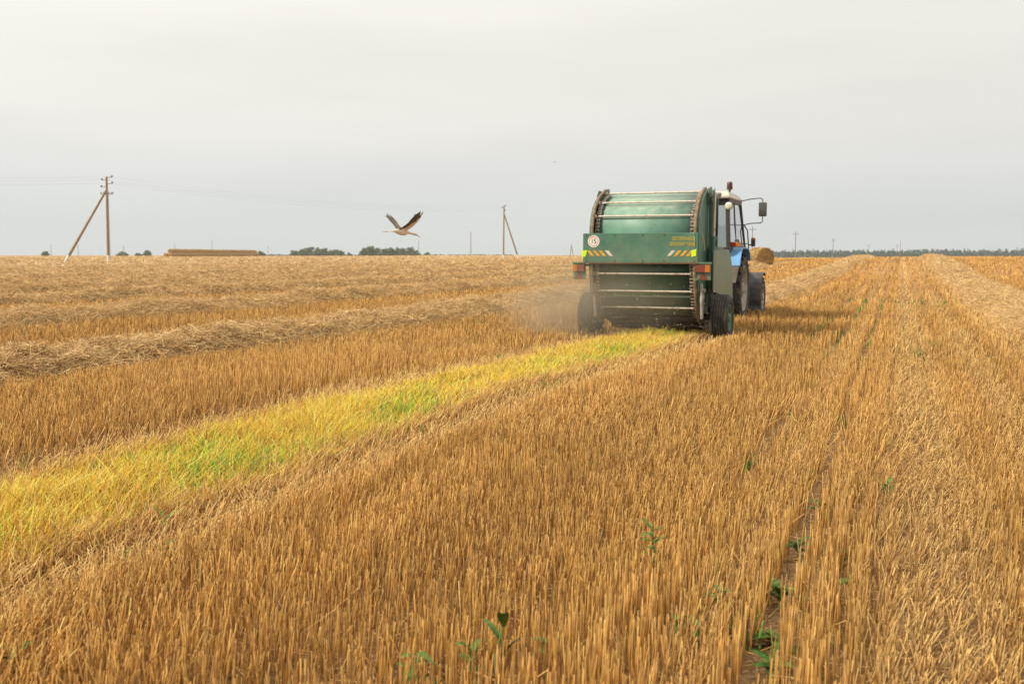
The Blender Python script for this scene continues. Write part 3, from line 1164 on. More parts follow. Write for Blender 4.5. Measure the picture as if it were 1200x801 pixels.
outer = outward(0.055)
for sx in (-1, 1):
    # rim plate of the gate (brown inside edge, green outside)
    mb = MB()
    prof = outer[2:] + [(0.05, 0.45), (0.30, 0.9), (0.42, 1.5), (0.40, 2.1), (0.62, 2.55)]
    a, b = sorted((GX(sx * 0.895), GX(sx * 0.925)))
    mb.prism_x(prof, a, b)
    mb.build('gate_side_plate', M['green'], baler, bevel=0.004)
    rim = strip_sheet(outward(0.0585)[3:], *sorted((GX(sx * 0.845), GX(sx * 0.893))), thick=0.03)
    rim.build('gate_rim', M['rimplate'], baler)
    # chain: outer links, rollers
    ch = MB()
    path = outward(0.0)
    pts = [Vector((GX(sx * 0.80), y, z)) for y, z in path[3:]]
    dense = []
    for p, q in zip(pts[:-1], pts[1:]):
        k = max(int((q - p).length / 0.02), 1)
        for i in range(k):
            dense.append(p.lerp(q, i / k))
    acc, last = 0.0, dense[0]
    links = [last]
    for p in dense[1:]:
        if (p - last).length >= 0.055:
            links.append(p)
            last = p
    for i, (p, q) in enumerate(zip(links[:-1], links[1:])):
        off = 0.017 if i % 2 else 0.026
        for e in (-1, 1):
            dx = Vector((e * off, 0, 0))
            ch.beam(p + dx, q + dx, 0.006, 0.030, 0, up=(1, 0, 0))
        ch.tube([p + Vector((-0.035, 0, 0)), p + Vector((0.035, 0, 0))], 0.013, 7, 1)
    ch.build('slat_chain', [M['chain'], M['chainbright']], baler)
for z in (2.652, 2.46, 2.21, 1.19, 0.88, 0.58):
    y, _ = path_at_z(outward(0.01), z)
    mb = MB()
    mb.tube([(GX(-0.80), y, z), (GX(0.80), y, z)], 0.0185, 10)
    bar = mb.build('slat_bar', M['steel'], baler)
    for sx in (-1, 1):
        hd = MB()
        hd.lathe_x([(-0.03, 0.001), (-0.03, 0.034), (0.03, 0.034), (0.03, 0.001)], 12, 0, (GX(sx * 0.862), y - 0.012, z))
        hd.build('end_roller', M['steel'], bar)

# sign panel
pn = MB()
pn.box((-1.14, YB - 0.105, 1.385), (0.925, YB - 0.08, 1.905))
panel = pn.build('rear_panel', M['green_panel'], baler, bevel=0.006)
ed = MB()
ed.box((-1.14, YB - 0.12, 1.368), (0.925, YB - 0.062, 1.384))
ed.build('lower_edge', M['rust'], panel)
YP = YB - 0.1075
for bx in (-1.08, -0.55, -0.05, 0.33, 0.86):
    for bz in (1.425, 1.872):
        bo = MB()
        bo.tube([(bx, YB - 0.104, bz), (bx, YB - 0.116, bz)], 0.014, 6)
        bo.build('bolt', M['rust'], panel)


def flat(name, poly, mat, y=YP, parent=panel, th=0.002):
    mb = MB()
    mb.prism_y(poly, y - th, y)
    return mb.build(name, mat, parent)


def disc(cx, cz, r, n=40):
    return [(cx + r * math.cos(2 * math.pi * i / n), cz + r * math.sin(2 * math.pi * i / n)) for i in range(n)]


flat('speed_sticker', disc(-0.94, 1.765, 0.108), M['white'])
flat('speed_ring', disc(-0.94, 1.765, 0.088), M['red'], YP - 0.0022, panel, 0.0008)
flat('speed_disc', disc(-0.94, 1.765, 0.076), M['white'], YP - 0.0032, panel, 0.0008)


def text(body, size, x, z, mat, y, name, align='LEFT', xs=1.0, parent=panel, bold=0.0):
    cu = bpy.data.curves.new(name, 'FONT')
    cu.body = body
    cu.size = size
    cu.align_x = align
    cu.extrude = 0.0006
    cu.offset = bold
    tmp = bpy.data.objects.new(name, cu)
    COL.objects.link(tmp)
    dg = bpy.context.evaluated_depsgraph_get()
    me = bpy.data.meshes.new_from_object(tmp.evaluated_get(dg))
    bpy.data.objects.remove(tmp)
    me.materials.clear()
    me.materials.append(mat)
    o = bpy.data.objects.new(name, me)
    COL.objects.link(o)
    o.parent = parent
    o.location = (x, y, z)
    o.rotation_euler = (R(90), 0, 0)
    o.scale = (xs, 1, 1)
    return o


text('15', 0.115, -0.94, 1.725, M['ink'], YP - 0.005, 'speed_number', 'CENTER', 0.95, bold=0.002)
text('ОСТОРОЖНО!', 0.084, 0.475, 1.772, M['yellow'], YP - 0.0015, 'warning_line', xs=0.66, bold=0.0022)
text('ОПАСНАЯ ЗОНА!', 0.084, 0.435, 1.680, M['yellow'], YP - 0.0015, 'warning_line', xs=0.635, bold=0.0022)


def slant(x, dirn, mat, nm):
    h0, h1, w_ = 1.502, 1.600, 0.062
    k = 0.085 * dirn
    flat(nm, [(x, h0), (x + w_, h0), (x + w_ + k, h1), (x + k, h1)], mat)


for i, x in enumerate((-0.985, -0.875, -0.765)):
    slant(x, -1, M['amberstripe'], 'yellow_stripe')
slant(-0.645, -1, M['whitestripe'], 'white_stripe')
slant(0.385, 1, M['whitestripe'], 'white_stripe')
for x in (0.50, 0.61, 0.715):
    slant(x, 1, M['amberstripe'], 'yellow_stripe')
flat('reflective_tape', [(-1.165, 1.488), (-1.095, 1.488), (-1.075, 1.535), (-1.060, 1.603), (-1.165, 1.603)], M['neon'], YP - 0.0025, panel, 0.003)
flat('reflective_tape', [(0.812, 1.488), (0.896, 1.505), (0.900, 1.622), (0.812, 1.600)], M['neon'], YP - 0.0025, panel, 0.003)

# lamp brackets with tail lamps
for sx, x0, x1 in ((-1, -1.335, -1.10), (1, 0.875, 1.145)):
    mb = MB()
    mb.box((x0, YB - 0.055, 1.085), (x1, YB - 0.043, 1.365))
    mb.box((x0 - 0.01, YB - 0.10, 1.366), (x1 + 0.01, YB - 0.02, 1.395))
    br = mb.build('lamp_bracket', M['sage'], baler, bevel=0.004)
    arm = MB()
    arm.beam((sx * 0.9, YB + 0.05, 1.34), ((x0 + x1) / 2, YB - 0.03, 1.34), 0.04, 0.04)
    arm.build('bracket_arm', M['green_dark'], baler)
    inn, outx = (x1, x0) if sx < 0 else (x0, x1)
    d = outx - inn
    a0, a1, a2 = inn + d * 0.05, inn + d * 0.64, inn + d * 0.97
    rl = MB()
    rl.box((min(a0, a1), YB - 0.105, 1.222), (max(a0, a1), YB - 0.056, 1.350))
    rl.build('red_lamp', M['redlens'], br, bevel=0.008)
    al = MB()
    al.box((min(a1, a2), YB - 0.104, 1.222), (max(a1, a2), YB - 0.056, 1.350))
    al.build('amber_lamp', M['amberlens'], br, bevel=0.008)
    cx = inn + d * 0.52
    flat('triangle_reflector', [(cx - 0.092, 1.097), (cx + 0.092, 1.097), (cx, 1.212)], M['redlens'], YB - 0.056, br, 0.008)

# fixed front chamber
fc = MB()
front = [(0.02, 0.35), (0.30, 0.28), (0.9, 0.32), (1.30, 0.62), (1.48, 1.1), (1.48, 1.7), (1.30, 2.2), (1.05, 2.58), (0.70, 2.66), (0.50, 2.5), (0.44, 2.1), (0.46, 1.5), (0.34, 0.9)]
fc.prism_x(front, -0.98, 0.885)
fc.build('front_chamber', M['green_dark'], baler, bevel=0.01)
fr = MB()
for sx in (-1, 1):
    x = 0.985 if sx > 0 else -1.06
    fr.beam((x, 0.10, 0.42), (x, 0.10, 2.52), 0.07, 0.09)
    fr.beam((x, 0.62, 0.42), (x, 0.62, 2.60), 0.07, 0.07)
    fr.beam((x, -0.35, 0.55), (x, 1.55, 0.55), 0.07, 0.12)
    fr.beam((x, 0.05, 1.62), (x, 1.40, 1.62), 0.06, 0.07)
    fr.beam((x, 0.0, 2.52), (x, 0.95, 2.64), 0.07, 0.08)
    # lift ear at the gate pivot
    fr.prism_x([(-0.05, 2.42), (0.28, 2.42), (0.33, 2.60), (0.22, 2.70), (0.06, 2.71), (-0.05, 2.62)], x - 0.05, x - 0.025)
    fr.prism_x([(-0.02, 2.45), (0.25, 2.45), (0.30, 2.58), (0.20, 2.68), (0.06, 2.68)], x + 0.02, x + 0.045)
fr.beam((-0.98, 0.1, 0.42), (0.98, 0.1, 0.42), 0.10, 0.10)
fr.beam((-0.98, 1.5, 0.55), (0.98, 1.5, 0.55), 0.10, 0.12)
fr.build('main_frame', M['green_dark'], baler, bevel=0.006)
for sx in (-1, 1):
    cy = MB()
    x = sx * 1.045
    cy.tube([(x, 0.02, 1.05), (x, 0.08, 1.85)], 0.042, 12)
    cyl = cy.build('lift_cylinder', M['green'], baler)
    rd_ = MB()
    rd_.tube([(x, 0.08, 1.85), (x, 0.13, 2.62)], 0.02, 10)
    rd_.build('piston_rod', M['steel'], cyl)
    hs = MB()
    hs.tube([(x + sx * .03, 0.04, 1.70), (x + sx * .05, 0.12, 1.9), (x + sx * .03, 0.25, 2.2), (x - sx * .02, 0.5, 2.45)], 0.012, 8)
    hs.build('hydraulic_hose', M['black'], cyl)
    hs = MB()
    hs.tube([(x + sx * .01, -0.02, 1.0), (x + sx * .05, -0.2, 0.8), (x, -0.3, 0.6)], 0.012, 8)
    hs.build('hydraulic_hose', M['black'], cyl)
    # gate latch lever, bare pale metal
    lt = MB()
    xx = sx * 0.965
    lt.prism_x([(-0.66, 1.02), (-0.60, 1.02), (-0.56, 0.86), (-0.46, 0.80), (-0.44, 0.72), (-0.53, 0.74), (-0.50, 0.42), (-0.60, 0.40), (-0.66, 0.7)], xx - 0.02, xx + 0.02)
    lt.tube([(xx - .05, -0.58, 0.9), (xx + .06, -0.58, 0.9)], 0.035, 10)
    lt.build('gate_latch', M['rim'], baler, bevel=0.004)
    sh = MB()
    prof = [(-0.12, 1.60), (1.55, 1.62), (1.78, 1.50), (2.02, 1.22), (2.12, 0.48), (2.02, 0.46), (0.55, 0.80), (-0.12, 0.86)]
    a, b = sorted((sx * 1.06, sx * 1.085))
    sh.prism_x(prof, a, b)
    sh.build('side_shield', M['sage'], baler, bevel=0.008)
tw = MB()
tw.tube([(0.84, YB - 0.10, 1.905), (0.87, YB - 0.115, 1.80), (0.865, YB - 0.115, 1.66)], 0.005, 6)
tw.tube([(0.95, YB + 0.1, 1.92), (0.99, YB + 0.10, 1.76), (1.00, YB + 0.12, 1.60)], 0.007, 6)
tw.build('twine_end', M['twine'], baler)
# under-body: rollers, added dark block, axle, pickup
ub = MB()
for y, z, r in ((0.05, 0.36, 0.10), (0.32, 0.32, 0.10), (0.75, 0.34, 0.11)):
    ub.tube([(-0.86, y, z), (0.86, y, z)], r, 14)
ub.build('chamber_roller', M['black'], baler)  # black instead of green: underside shade put into the rollers' colour
bp_ = MB()
bp_.prism_x([(0.02, 0.40), (0.05, 0.20), (0.35, 0.14), (1.35, 0.16), (1.45, 0.45)], -0.84, 0.84)
bp_.build('added_belly_block', M['black'], baler, bevel=0.01)  # added black block that darkens the sunlit gap under the baler
ax = MB()
ax.tube([(-1.22, 0, 0.40), (1.22, 0, 0.40)], 0.055, 12)
ax.build('axle', M['black'], baler)
pk = MB()
pk.tube([(-0.80, 1.85, 0.36), (0.80, 1.85, 0.36)], 0.19, 16)
for i in range(17):
    x = -0.76 + i * 0.095
    for k in range(4):
        a = k * math.pi / 2 + 0.3
        pk.tube([(x, 1.85 + .18 * math.cos(a), .36 + .18 * math.sin(a)), (x, 1.85 + .30 * math.cos(a + .25), .36 + .30 * math.sin(a + .25))], 0.004, 5)
pk.beam((-0.82, 1.4, 0.5), (-0.82, 2.0, 0.4), 0.03, 0.22)
pk.beam((0.82, 1.4, 0.5), (0.82, 2.0, 0.4), 0.03, 0.22)
pk.build('pickup_reel', M['darkgrey'], baler)
db = MB()
db.beam((-0.75, 1.5, 0.62), (0, 3.35, 0.56), 0.09, 0.13)
db.beam((0.75, 1.5, 0.62), (0, 3.35, 0.56), 0.09, 0.13)
db.beam((0, 3.2, 0.56), (0, 3.62, 0.50), 0.12, 0.10)
db.build('drawbar', M['green'], baler, bevel=0.006)
ps = MB()
ps.tube([(0, 1.5, 0.95), (0, 3.95, 0.70)], 0.055, 12)
ps.build('drive_shaft', M['black'], baler)


def tyre_mb(rad, wid, rimr, n=48, grooves=5):
    mb = MB()
    h = wid / 2
    prof = [(-h * 0.80, rimr), (-h * 0.98, rimr + 0.35 * (rad - rimr)), (-h, rimr + 0.65 * (rad - rimr)), (-h * 0.90, rad - 0.03), (-h * 0.78, rad - 0.006)]
    if grooves:
        for g in range(grooves):
            c = -h * 0.70 + (g + 0.5) * (1.4 * h / grooves)
            gw = 0.018 * wid / 0.33 * 0.5
            prof += [(c - gw, rad + 0.002), (c - gw, rad - 0.018), (c + gw, rad - 0.018), (c + gw, rad + 0.002)]
    prof += [(h * 0.78, rad - 0.006), (h * 0.90, rad - 0.03), (h, rimr + 0.65 * (rad - rimr)), (h * 0.98, rimr + 0.35 * (rad - rimr)), (h * 0.80, rimr)]
    mb.lathe_x(prof, n)
    return mb


def rim_mb(rimr, wid, dish):
    mb = MB()
    h = wid / 2 * 0.86
    prof = [(-h, rimr + 0.012), (-h, rimr - 0.02), (-h * 0.6, rimr - 0.06), (dish, rimr * 0.80), (dish - 0.012, rimr * 0.5), (dish + 0.03, rimr * 0.32), (dish + 0.03, 0.004),
            (dish - 0.02, 0.004), (dish - 0.035, rimr * 0.5), (dish - 0.03, rimr * 0.78), (-h * 0.6, rimr - 0.075), (-h - .001, rimr - 0.03)]
    # outer barrel
    prof2 = [(-h, rimr + 0.012), (-h, rimr - 0.016), (h, rimr - 0.016), (h, rimr + 0.012)]
    mb.lathe_x(prof2, 40)
    dsk = [(dish - 0.012, 0.004), (dish - 0.012, rimr - 0.016), (dish + 0.012, rimr - 0.016), (dish + 0.012, rimr * 0.55), (dish + 0.045, rimr * 0.36), (dish + 0.045, 0.004)]
    mb.lathe_x(dsk, 40)
    return mb


def add_wheel(parent, x, y, rad, wid, rimr, rimmat, lugs=0, lug_h=0.035, grooves=5, hub=0.08, holes=8):
    sx = 1 if x > 0 else -1
    wh = empty('wheel', (x, y, rad - 0.01), 0, parent)
    ty = tyre_mb(rad if not lugs else rad - lug_h, wid, rimr, grooves=0 if lugs else grooves)
    if lugs:
        h = wid / 2
        for i in range(lugs):
            for side in (-1, 1):
                a0 = 2 * math.pi * (i + (0.5 if side > 0 else 0)) / lugs
                for k in range(4):
                    f0, f1 = k / 4, (k + 1) / 4
                    xa, xb = side * h * (0.02 + 0.96 * f0), side * h * (0.02 + 0.96 * f1)
                    aa, ab = a0 + 0.30 * f0, a0 + 0.30 * f1
                    r0 = rad - lug_h - 0.01 - (0.03 if k == 3 else 0)
                    ra, rb_ = rad - 0.004 * k, rad - 0.006 * (k + 1)
                    da = 0.030
                    vs = []
                    for xx_, an, rt in ((xa, aa, ra), (xb, ab, rb_)):
                        for dd, rr_ in ((-da, r0), (-da * .75, rt), (da * .75, rt), (da, r0)):
                            vs.append((xx_, rr_ * math.cos(an + dd), rr_ * math.sin(an + dd)))
                    ty.add(vs, [(0, 1, 2, 3), (7, 6, 5, 4), (0, 4, 5, 1), (1, 5, 6, 2), (2, 6, 7, 3)])
    ty.build('tyre', M['tyre'], wh)
    rm = rim_mb(rimr, wid, sx * (wid * 0.12))
    rm.build('rim', rimmat, wh)
    hb = MB()
    hb.lathe_x([(-0.05, 0.003), (-0.05, hub), (0.07, hub), (0.09, hub * 0.7), (0.09, 0.003)], 20, 0, (sx * wid * 0.2, 0, 0))
    for i in range(holes):
        a = 2 * math.pi * i / holes
        hb.lathe_x([(-0.01, 0.001), (-0.01, 0.014), (0.022, 0.014), (0.022, 0.001)], 8, 0, (sx * (wid * 0.2 + 0.02), math.cos(a) * rimr * 0.5, math.sin(a) * rimr * 0.5))
    hb.build('hub', rimmat, wh)
    return wh


add_wheel(baler, 1.22, 0.0, 0.415, 0.33, 0.225, M['rimgreen'])
add_wheel(baler, -1.22, 0.0, 0.415, 0.33, 0.225, M['rimgreen'])

# ------------------------------------------------------------------ tractor
TX, TY = st2xy(VEH_S, BAL_T + 4.7)
tractor = empty('tractor', (float(TX), float(TY), float(zg(TX, TY))), -TH)
tag(tractor, 'blue tractor with cream cab roof pulling the green baler away over the stubble', 'tractor')
for sx in (-1, 1):
    add_wheel(tractor, sx * 0.765, 0.0, 0.785, 0.40, 0.50, M['rim'], lugs=20, lug_h=0.045, hub=0.13)
    add_wheel(tractor, sx * 0.915, 2.45, 0.50, 0.29, 0.30, M['rim'], lugs=16, lug_h=0.03, hub=0.09)

# chassis
cs = MB()
cs.box((-0.24, -0.55, 0.50), (0.24, 1.1, 1.05))
cs.box((-0.20, 1.1, 0.58), (0.20, 2.9, 0.95))
cs.tube([(-0.75, 0, 0.775), (0.75, 0, 0.775)], 0.13, 14)
cs.box((-0.9, 2.36, 0.44), (0.9, 2.54, 0.60))
cs.beam((-0.30, -0.55, 0.62), (-0.30, -1.0, 0.50), 0.05, 0.08)
cs.beam((0.30, -0.55, 0.62), (0.30, -1.0, 0.50), 0.05, 0.08)
cs.box((-0.28, -1.10, 0.46), (0.28, -1.0, 0.54))
cs.box((0.44, 0.82, 0.75), (0.80, 1.45, 1.60))
cs.box((-0.80, 0.82, 0.75), (-0.44, 1.45, 1.60))
cs.build('chassis', M['black'], tractor, bevel=0.012)
hd = MB()
hd.prism_y([(-0.36, 1.00), (0.36, 1.00), (0.36, 1.50), (0.30, 1.60), (-0.30, 1.60), (-0.36, 1.50)], 0.85, 3.0)
hood = hd.build('bonnet', M['blue'], tractor, bevel=0.02)
gr = MB()
gr.box((-0.30, 3.003, 1.05), (0.30, 3.03, 1.50))
for i in range(7):
    gr.box((-0.29, 3.032, 1.08 + i * .058), (0.29, 3.045, 1.105 + i * .058))
gr.build('grille', M['black'], hood)
for sx in (-1, 1):
    hl = MB()
    hl.tube([(sx * 0.22, 3.03, 1.40), (sx * 0.22, 3.07, 1.40)], 0.07, 16)
    hl.build('headlight', M['lampglass'], tractor)
ex = MB()
ex.tube([(-0.22, 1.9, 1.55), (-0.22, 1.9, 2.0)], 0.065, 14)
ex.tube([(-0.22, 1.9, 2.0), (-0.22, 1.9, 2.45)], 0.035, 12)
ex.build('exhaust_pipe', M['black'], tractor)

for sx in (-1, 1):
    fd = MB()
    prof = [(0.80, 1.40), (0.62, 1.60), (0.30, 1.685), (-0.45, 1.69), (-0.66, 1.60), (-0.80, 1.44), (-0.88, 1.29), (-0.86, 1.27), (-0.78, 1.40), (-0.64, 1.57), (-0.44, 1.66), (0.30, 1.655), (0.60, 1.575), (0.78, 1.385)]
    a, b = sorted((sx * 0.47, sx * 0.965))
    fd.prism_x(prof, a, b)
    # inner cheek
    a, b = sorted((sx * 0.47, sx * 0.495))
    fd.prism_x([(0.80, 1.39), (0.62, 1.57), (0.30, 1.65), (-0.45, 1.65), (-0.66, 1.56), (-0.80, 1.40), (-0.86, 1.26), (-0.6, 1.0), (0.6, 1.0)], a, b)
    fd.build('rear_mudguard', M['blue'], tractor, bevel=0.008)
    fl = MB()
    fl.prism_y([(sx * 0.62, 0.93), (sx * 0.885, 0.93), (sx * 0.945, 1.30), (sx * 0.60, 1.30)], -0.895, -0.875)
    fl.build('mud_flap', M['flap'], tractor)
    tl = MB()
    a, b = sorted((sx * 0.69, sx * 0.84))
    tl.box((a, -0.73, 1.70), (b, -0.63, 1.80))
    tl.build('red_tail_lamp', M['redtail'], tractor, bevel=0.01)
    tl = MB()
    a, b = sorted((sx * 0.842, sx * 0.945))
    tl.box((a, -0.728, 1.70), (b, -0.63, 1.80))
    tl.build('amber_tail_lamp', M['amberlens'], tractor, bevel=0.01)
    # front mudguard: hoop over the wheel with a long flap behind
    fm = MB()
    rO = 0.60
    arc = [(2.45 + rO * math.cos(a), 0.50 + rO * math.sin(a)) for a in [R(q) for q in range(60, 201, 14)]]
    arc.append((2.45 - rO - 0.01, 0.16))
    arci = [(y + 0.02 * (2.45 - y) / rO, z - 0.02 * max(z - 0.5, 0) / rO) for y, z in arc]
    a, b = sorted((sx * 0.70, sx * 1.07))
    fm.prism_x(arc + arci[::-1], a, b)
    fm.build('front_mudguard', M['darkgrey'], tractor, bevel=0.004)

# cab: posts, roof, glass
y0, y1 = -0.80, 0.80
zb, zt = 1.62, 2.70
W0, W1 = 0.70, 0.645     # half width at the sill, at the roof (rear)
V0, V1 = 0.82, 0.715     # the same at the front
cf = MB()
for sx in (-1, 1):
    cf.beam((sx * W0, y0 + 0.02, zb), (sx * W1, y0 + 0.10, zt), 0.085, 0.09, up=(0, 1, 0))
    cf.beam((sx * V0, y1, zb), (sx * V1, y1 - 0.14, zt), 0.055, 0.06, up=(0, 1, 0))
    cf.beam((sx * 0.755, -0.02, zb), (sx * 0.68, -0.02, zt), 0.022, 0.03, up=(0, 1, 0))
    cf.beam((sx * W0, y0, zb + .05), (sx * V0, y1, zb + .05), 0.06, 0.09)
    cf.beam((sx * W1, y0 + 0.08, zt), (sx * V1, y1 - 0.12, zt), 0.07, 0.10)
    # door grab bar
    cf.tube([(sx * 0.70, -0.05, 2.12), (sx * 0.72, 0.30, 2.12), (sx * 0.74, 0.33, 1.75)], 0.012, 8)
cf.beam((-W0, y0, zb + .02), (W0, y0, zb + .02), 0.07, 0.10)
cf.beam((-W1, y0 + .08, zt - .01), (W1, y0 + .08, zt - .01), 0.07, 0.14)
cf.beam((-V0, y1, zb + .0), (V0, y1, zb + .0), 0.06, 0.06)
cf.beam((-V1, y1 - .14, zt), (V1, y1 - .14, zt), 0.06, 0.08)
cf.box((-W0, y0 + 0.04, 1.10), (W0, y1, 1.18))
cf.box((-0.46, y0 + 0.01, 1.12), (0.46, y0 + 0.06, zb))
cf.build('cab_frame', M['cabframe'], tractor, bevel=0.012)
rf = MB()
prof = [(y0 - 0.10, 2.735), (y0 - 0.10, 2.80), (y0 + 0.08, 2.885), (y0 + 0.5, 2.93), (y1 - 0.5, 2.93), (y1 - 0.1, 2.875), (y1 + 0.08, 2.80), (y1 + 0.08, 2.735)]
n = len(prof)
vs = []
for y, z in prof:
    tpr = 0.73 if z < 2.83 else (0.66 if z < 2.9 else 0.56)
    vs += [(-tpr, y, z), (tpr, y, z)]
fs = []
for i in range(n):
    j = (i + 1) % n
    fs.append((2 * i, 2 * i + 1, 2 * j + 1, 2 * j))
fs += [tuple(2 * i for i in range(n)), tuple(2 * i + 1 for i in range(n - 1, -1, -1))]
rf.add(vs, fs)
roof = rf.build('cab_roof', M['roofpaint'], tractor, bevel=0.025)
wi = MB()
wi.add([(-W0 + .05, y0 + .03, zb + .07), (W0 - .05, y0 + .03, zb + .07), (W1 - .05, y0 + .10, zt - .07), (-W1 + .05, y0 + .10, zt - .07)], [(0, 1, 2, 3)])
wi.build('rear_window', M['glass'], tractor)
wi = MB()
wi.add([(-V0 + .03, y1 - .01, zb + .03), (V0 - .03, y1 - .01, zb + .03), (V1 - .03, y1 - .14, zt - .04), (-V1 + .03, y1 - .14, zt - .04)], [(0, 1, 2, 3)])
wi.build('windscreen', M['glass'], tractor)
for sx in (-1, 1):
    wi = MB()
    wi.add([(sx * W0, y0 + .07, zb + .09), (sx * V0, y1 - .03, zb + .09), (sx * V1, y1 - .16, zt - .05), (sx * W1, y0 + .14, zt - .05)], [(0, 1, 2, 3)])
    wi.build('side_window', M['glass'], tractor)
st_ = MB()
st_.box((-0.25, -0.28, 1.32), (0.25, 0.16, 1.44))
st_.prism_x([(-0.28, 1.40), (-0.18, 1.40), (-0.26, 1.95), (-0.36, 1.93)], -0.24, 0.24)
st_.box((-0.12, -0.15, 1.18), (0.12, 0.08, 1.32))
st_.build('driver_seat', M['black'], tractor, bevel=0.03)
sw = MB()
ring = [(0.19 * math.cos(a), 0.42 + 0.19 * math.sin(a) * 0.5, 1.86 + 0.19 * math.sin(a) * 0.8) for a in [2 * math.pi * i / 24 for i in range(25)]]
sw.tube(ring, 0.014, 8)
sw.tube([(0, 0.42, 1.86), (0, 0.60, 1.60)], 0.03, 8)
sw.box((-0.35, 0.50, 1.18), (0.35, 0.64, 1.66))
sw.build('steering_wheel', M['black'], tractor)
# work lamps
for x, z, yy, r in ((0.70, 2.575, y0 - 0.07, 0.088), (0.40, 2.835, y0 - 0.14, 0.050)):
    wl = MB()
    wl.tube([(x, yy + 0.10, z), (x, yy + 0.03, z), (x, yy, z)], [r * 0.55, r * 0.98, r], 20)
    wl.beam((x, yy + 0.05, z), (x - 0.02, yy + 0.16, z + 0.12), 0.02, 0.02)
    lamp = wl.build('work_lamp', M['black'], tractor)
    lg = MB()
    lg.tube([(x, yy - 0.001, z), (x, yy - 0.018, z), (x, yy - 0.024, z)], [r * 0.94, r * 0.8, r * 0.3], 20)
    lg.build('lens', M['lampglass'], lamp)
bc = MB()
bc.tube([(0.55, 0.15, 2.86), (0.55, 0.15, 2.985)], 0.025, 10)
bc.tube([(0.55, 0.15, 2.985), (0.55, 0.15, 3.0)], 0.072, 16)
bc.tube([(0.55, 0.15, 3.0), (0.55, 0.15, 3.02), (0.55, 0.15, 3.13), (0.55, 0.15, 3.155)], [0.060, 0.066, 0.062, 0.045], 16)
bc.build('warning_beacon', M['beacon'], tractor)
# mirrors, grab rails, marker lamps
for sx in (-1, 1):
    ma = MB()
    mxp = 1.20
    ma.tube([(sx * 0.70, 0.66, 2.74), (sx * 0.95, 0.78, 2.80), (sx * 1.15, 0.80, 2.815), (sx * mxp, 0.80, 2.79), (sx * (mxp + .005), 0.80, 2.70)], 0.011, 8)
    ma.tube([(sx * 0.76, 0.74, 2.20), (sx * 0.95, 0.80, 2.245), (sx * 1.17, 0.80, 2.25), (sx * (mxp + .005), 0.80, 2.29), (sx * (mxp + .005), 0.80, 2.45)], 0.011, 8)
    arm = ma.build('mirror_arm', M['black'], tractor)
    mh = MB()
    a, b = sorted((sx * (mxp - .085), sx * (mxp + .095)))
    mh.box((a, 0.765, 2.40), (b, 0.835, 2.72))
    mir = mh.build('mirror', M['darkgrey'], tractor, bevel=0.022)
    mgz = MB()
    mgz.box((a + .016, 0.758, 2.42), (b - .016, 0.763, 2.70))
    mgz.build('mirror_glass', simple('mirror_face', (0.16, 0.15, 0.13), rough=0.12, metal=0.8), mir, bevel=0.0)
    gh = MB()
    gh.tube([(sx * 0.77, 0.74, 2.22), (sx * 0.80, 0.78, 2.20), (sx * 0.87, 0.82, 2.08), (sx * 0.90, 0.84, 1.70), (sx * 0.90, 0.84, 1.62)], 0.014, 8)
    gh.tube([(sx * 0.72, 0.70, 1.78), (sx * 0.90, 0.84, 1.78)], 0.011, 8)
    gh.build('grab_rail', M['black'], tractor)
    mk = MB()
    a, b = sorted((sx * 0.955, sx * 1.045))
    mk.box((a, 0.80, 1.715), (b, 0.90, 1.905))
    mk.beam((sx * 0.9, 0.85, 1.75), (sx * 0.97, 0.85, 1.75), 0.03, 0.03)
    mkl = mk.build('marker_lamp', M['black'], tractor, bevel=0.012)
    ml_ = MB()
    ml_.box((a + .006, 0.794, 1.86), (b - .006, 0.86, 1.915))
    ml_.build('amber_lens', M['amberlens'], mkl, bevel=0.008)
stp = MB()
for sx in (-1, 1):
    for z in (0.55, 0.85):
        stp.beam((sx * 0.62, 0.98, z), (sx * 0.62, 1.32, z), 0.22, 0.03)
    stp.beam((sx * 0.72, 0.98, 0.55), (sx * 0.72, 0.98, 1.2), 0.02, 0.04)
    stp.beam((sx * 0.72, 1.32, 0.55), (sx * 0.72, 1.32, 1.2), 0.02, 0.04)
stp.build('cab_step', M['darkgrey'], tractor)

# ------------------------------------------------------------------ bales
def bale_mat():
    m, t, b = new_mat('bale_straw')
    c, f, _ = noise_mix(t, (0.30, 0.165, 0.050), (0.54, 0.335, 0.120), scale=5, lo=0.3, hi=0.7, stretch=(3.0, 1, 1))
    t.links.new(c, b.inputs['Base Color'])
    b.inputs['Roughness'].default_value = 0.95
    b.inputs['Specular IOR Level'].default_value = 0.1
    bump(t, b, f, 1.0, 0.08)
    return m


M['bale'] = bale_mat()


def bale_mb(r, ln, n=24, rough=0.05, seed=0):
    rd = random.Random(seed)
    mb = MB()
    h = ln / 2
    prof = [(-h * 0.97, 0.02), (-h, r * 0.5), (-h * 0.98, r * 0.9), (-h * 0.9, r), (0, r * 1.01), (h * 0.9, r), (h * 0.98, r * 0.9), (h, r * 0.5), (h * 0.97, 0.02)]
    mb.lathe_x(prof, n)
    mb.v = [(x * (1 + rd.uniform(-.02, .02)), y * (1 + rd.uniform(-rough, rough)), z * (1 + rd.uniform(-rough, rough))) for x, y, z in mb.v]
    return mb


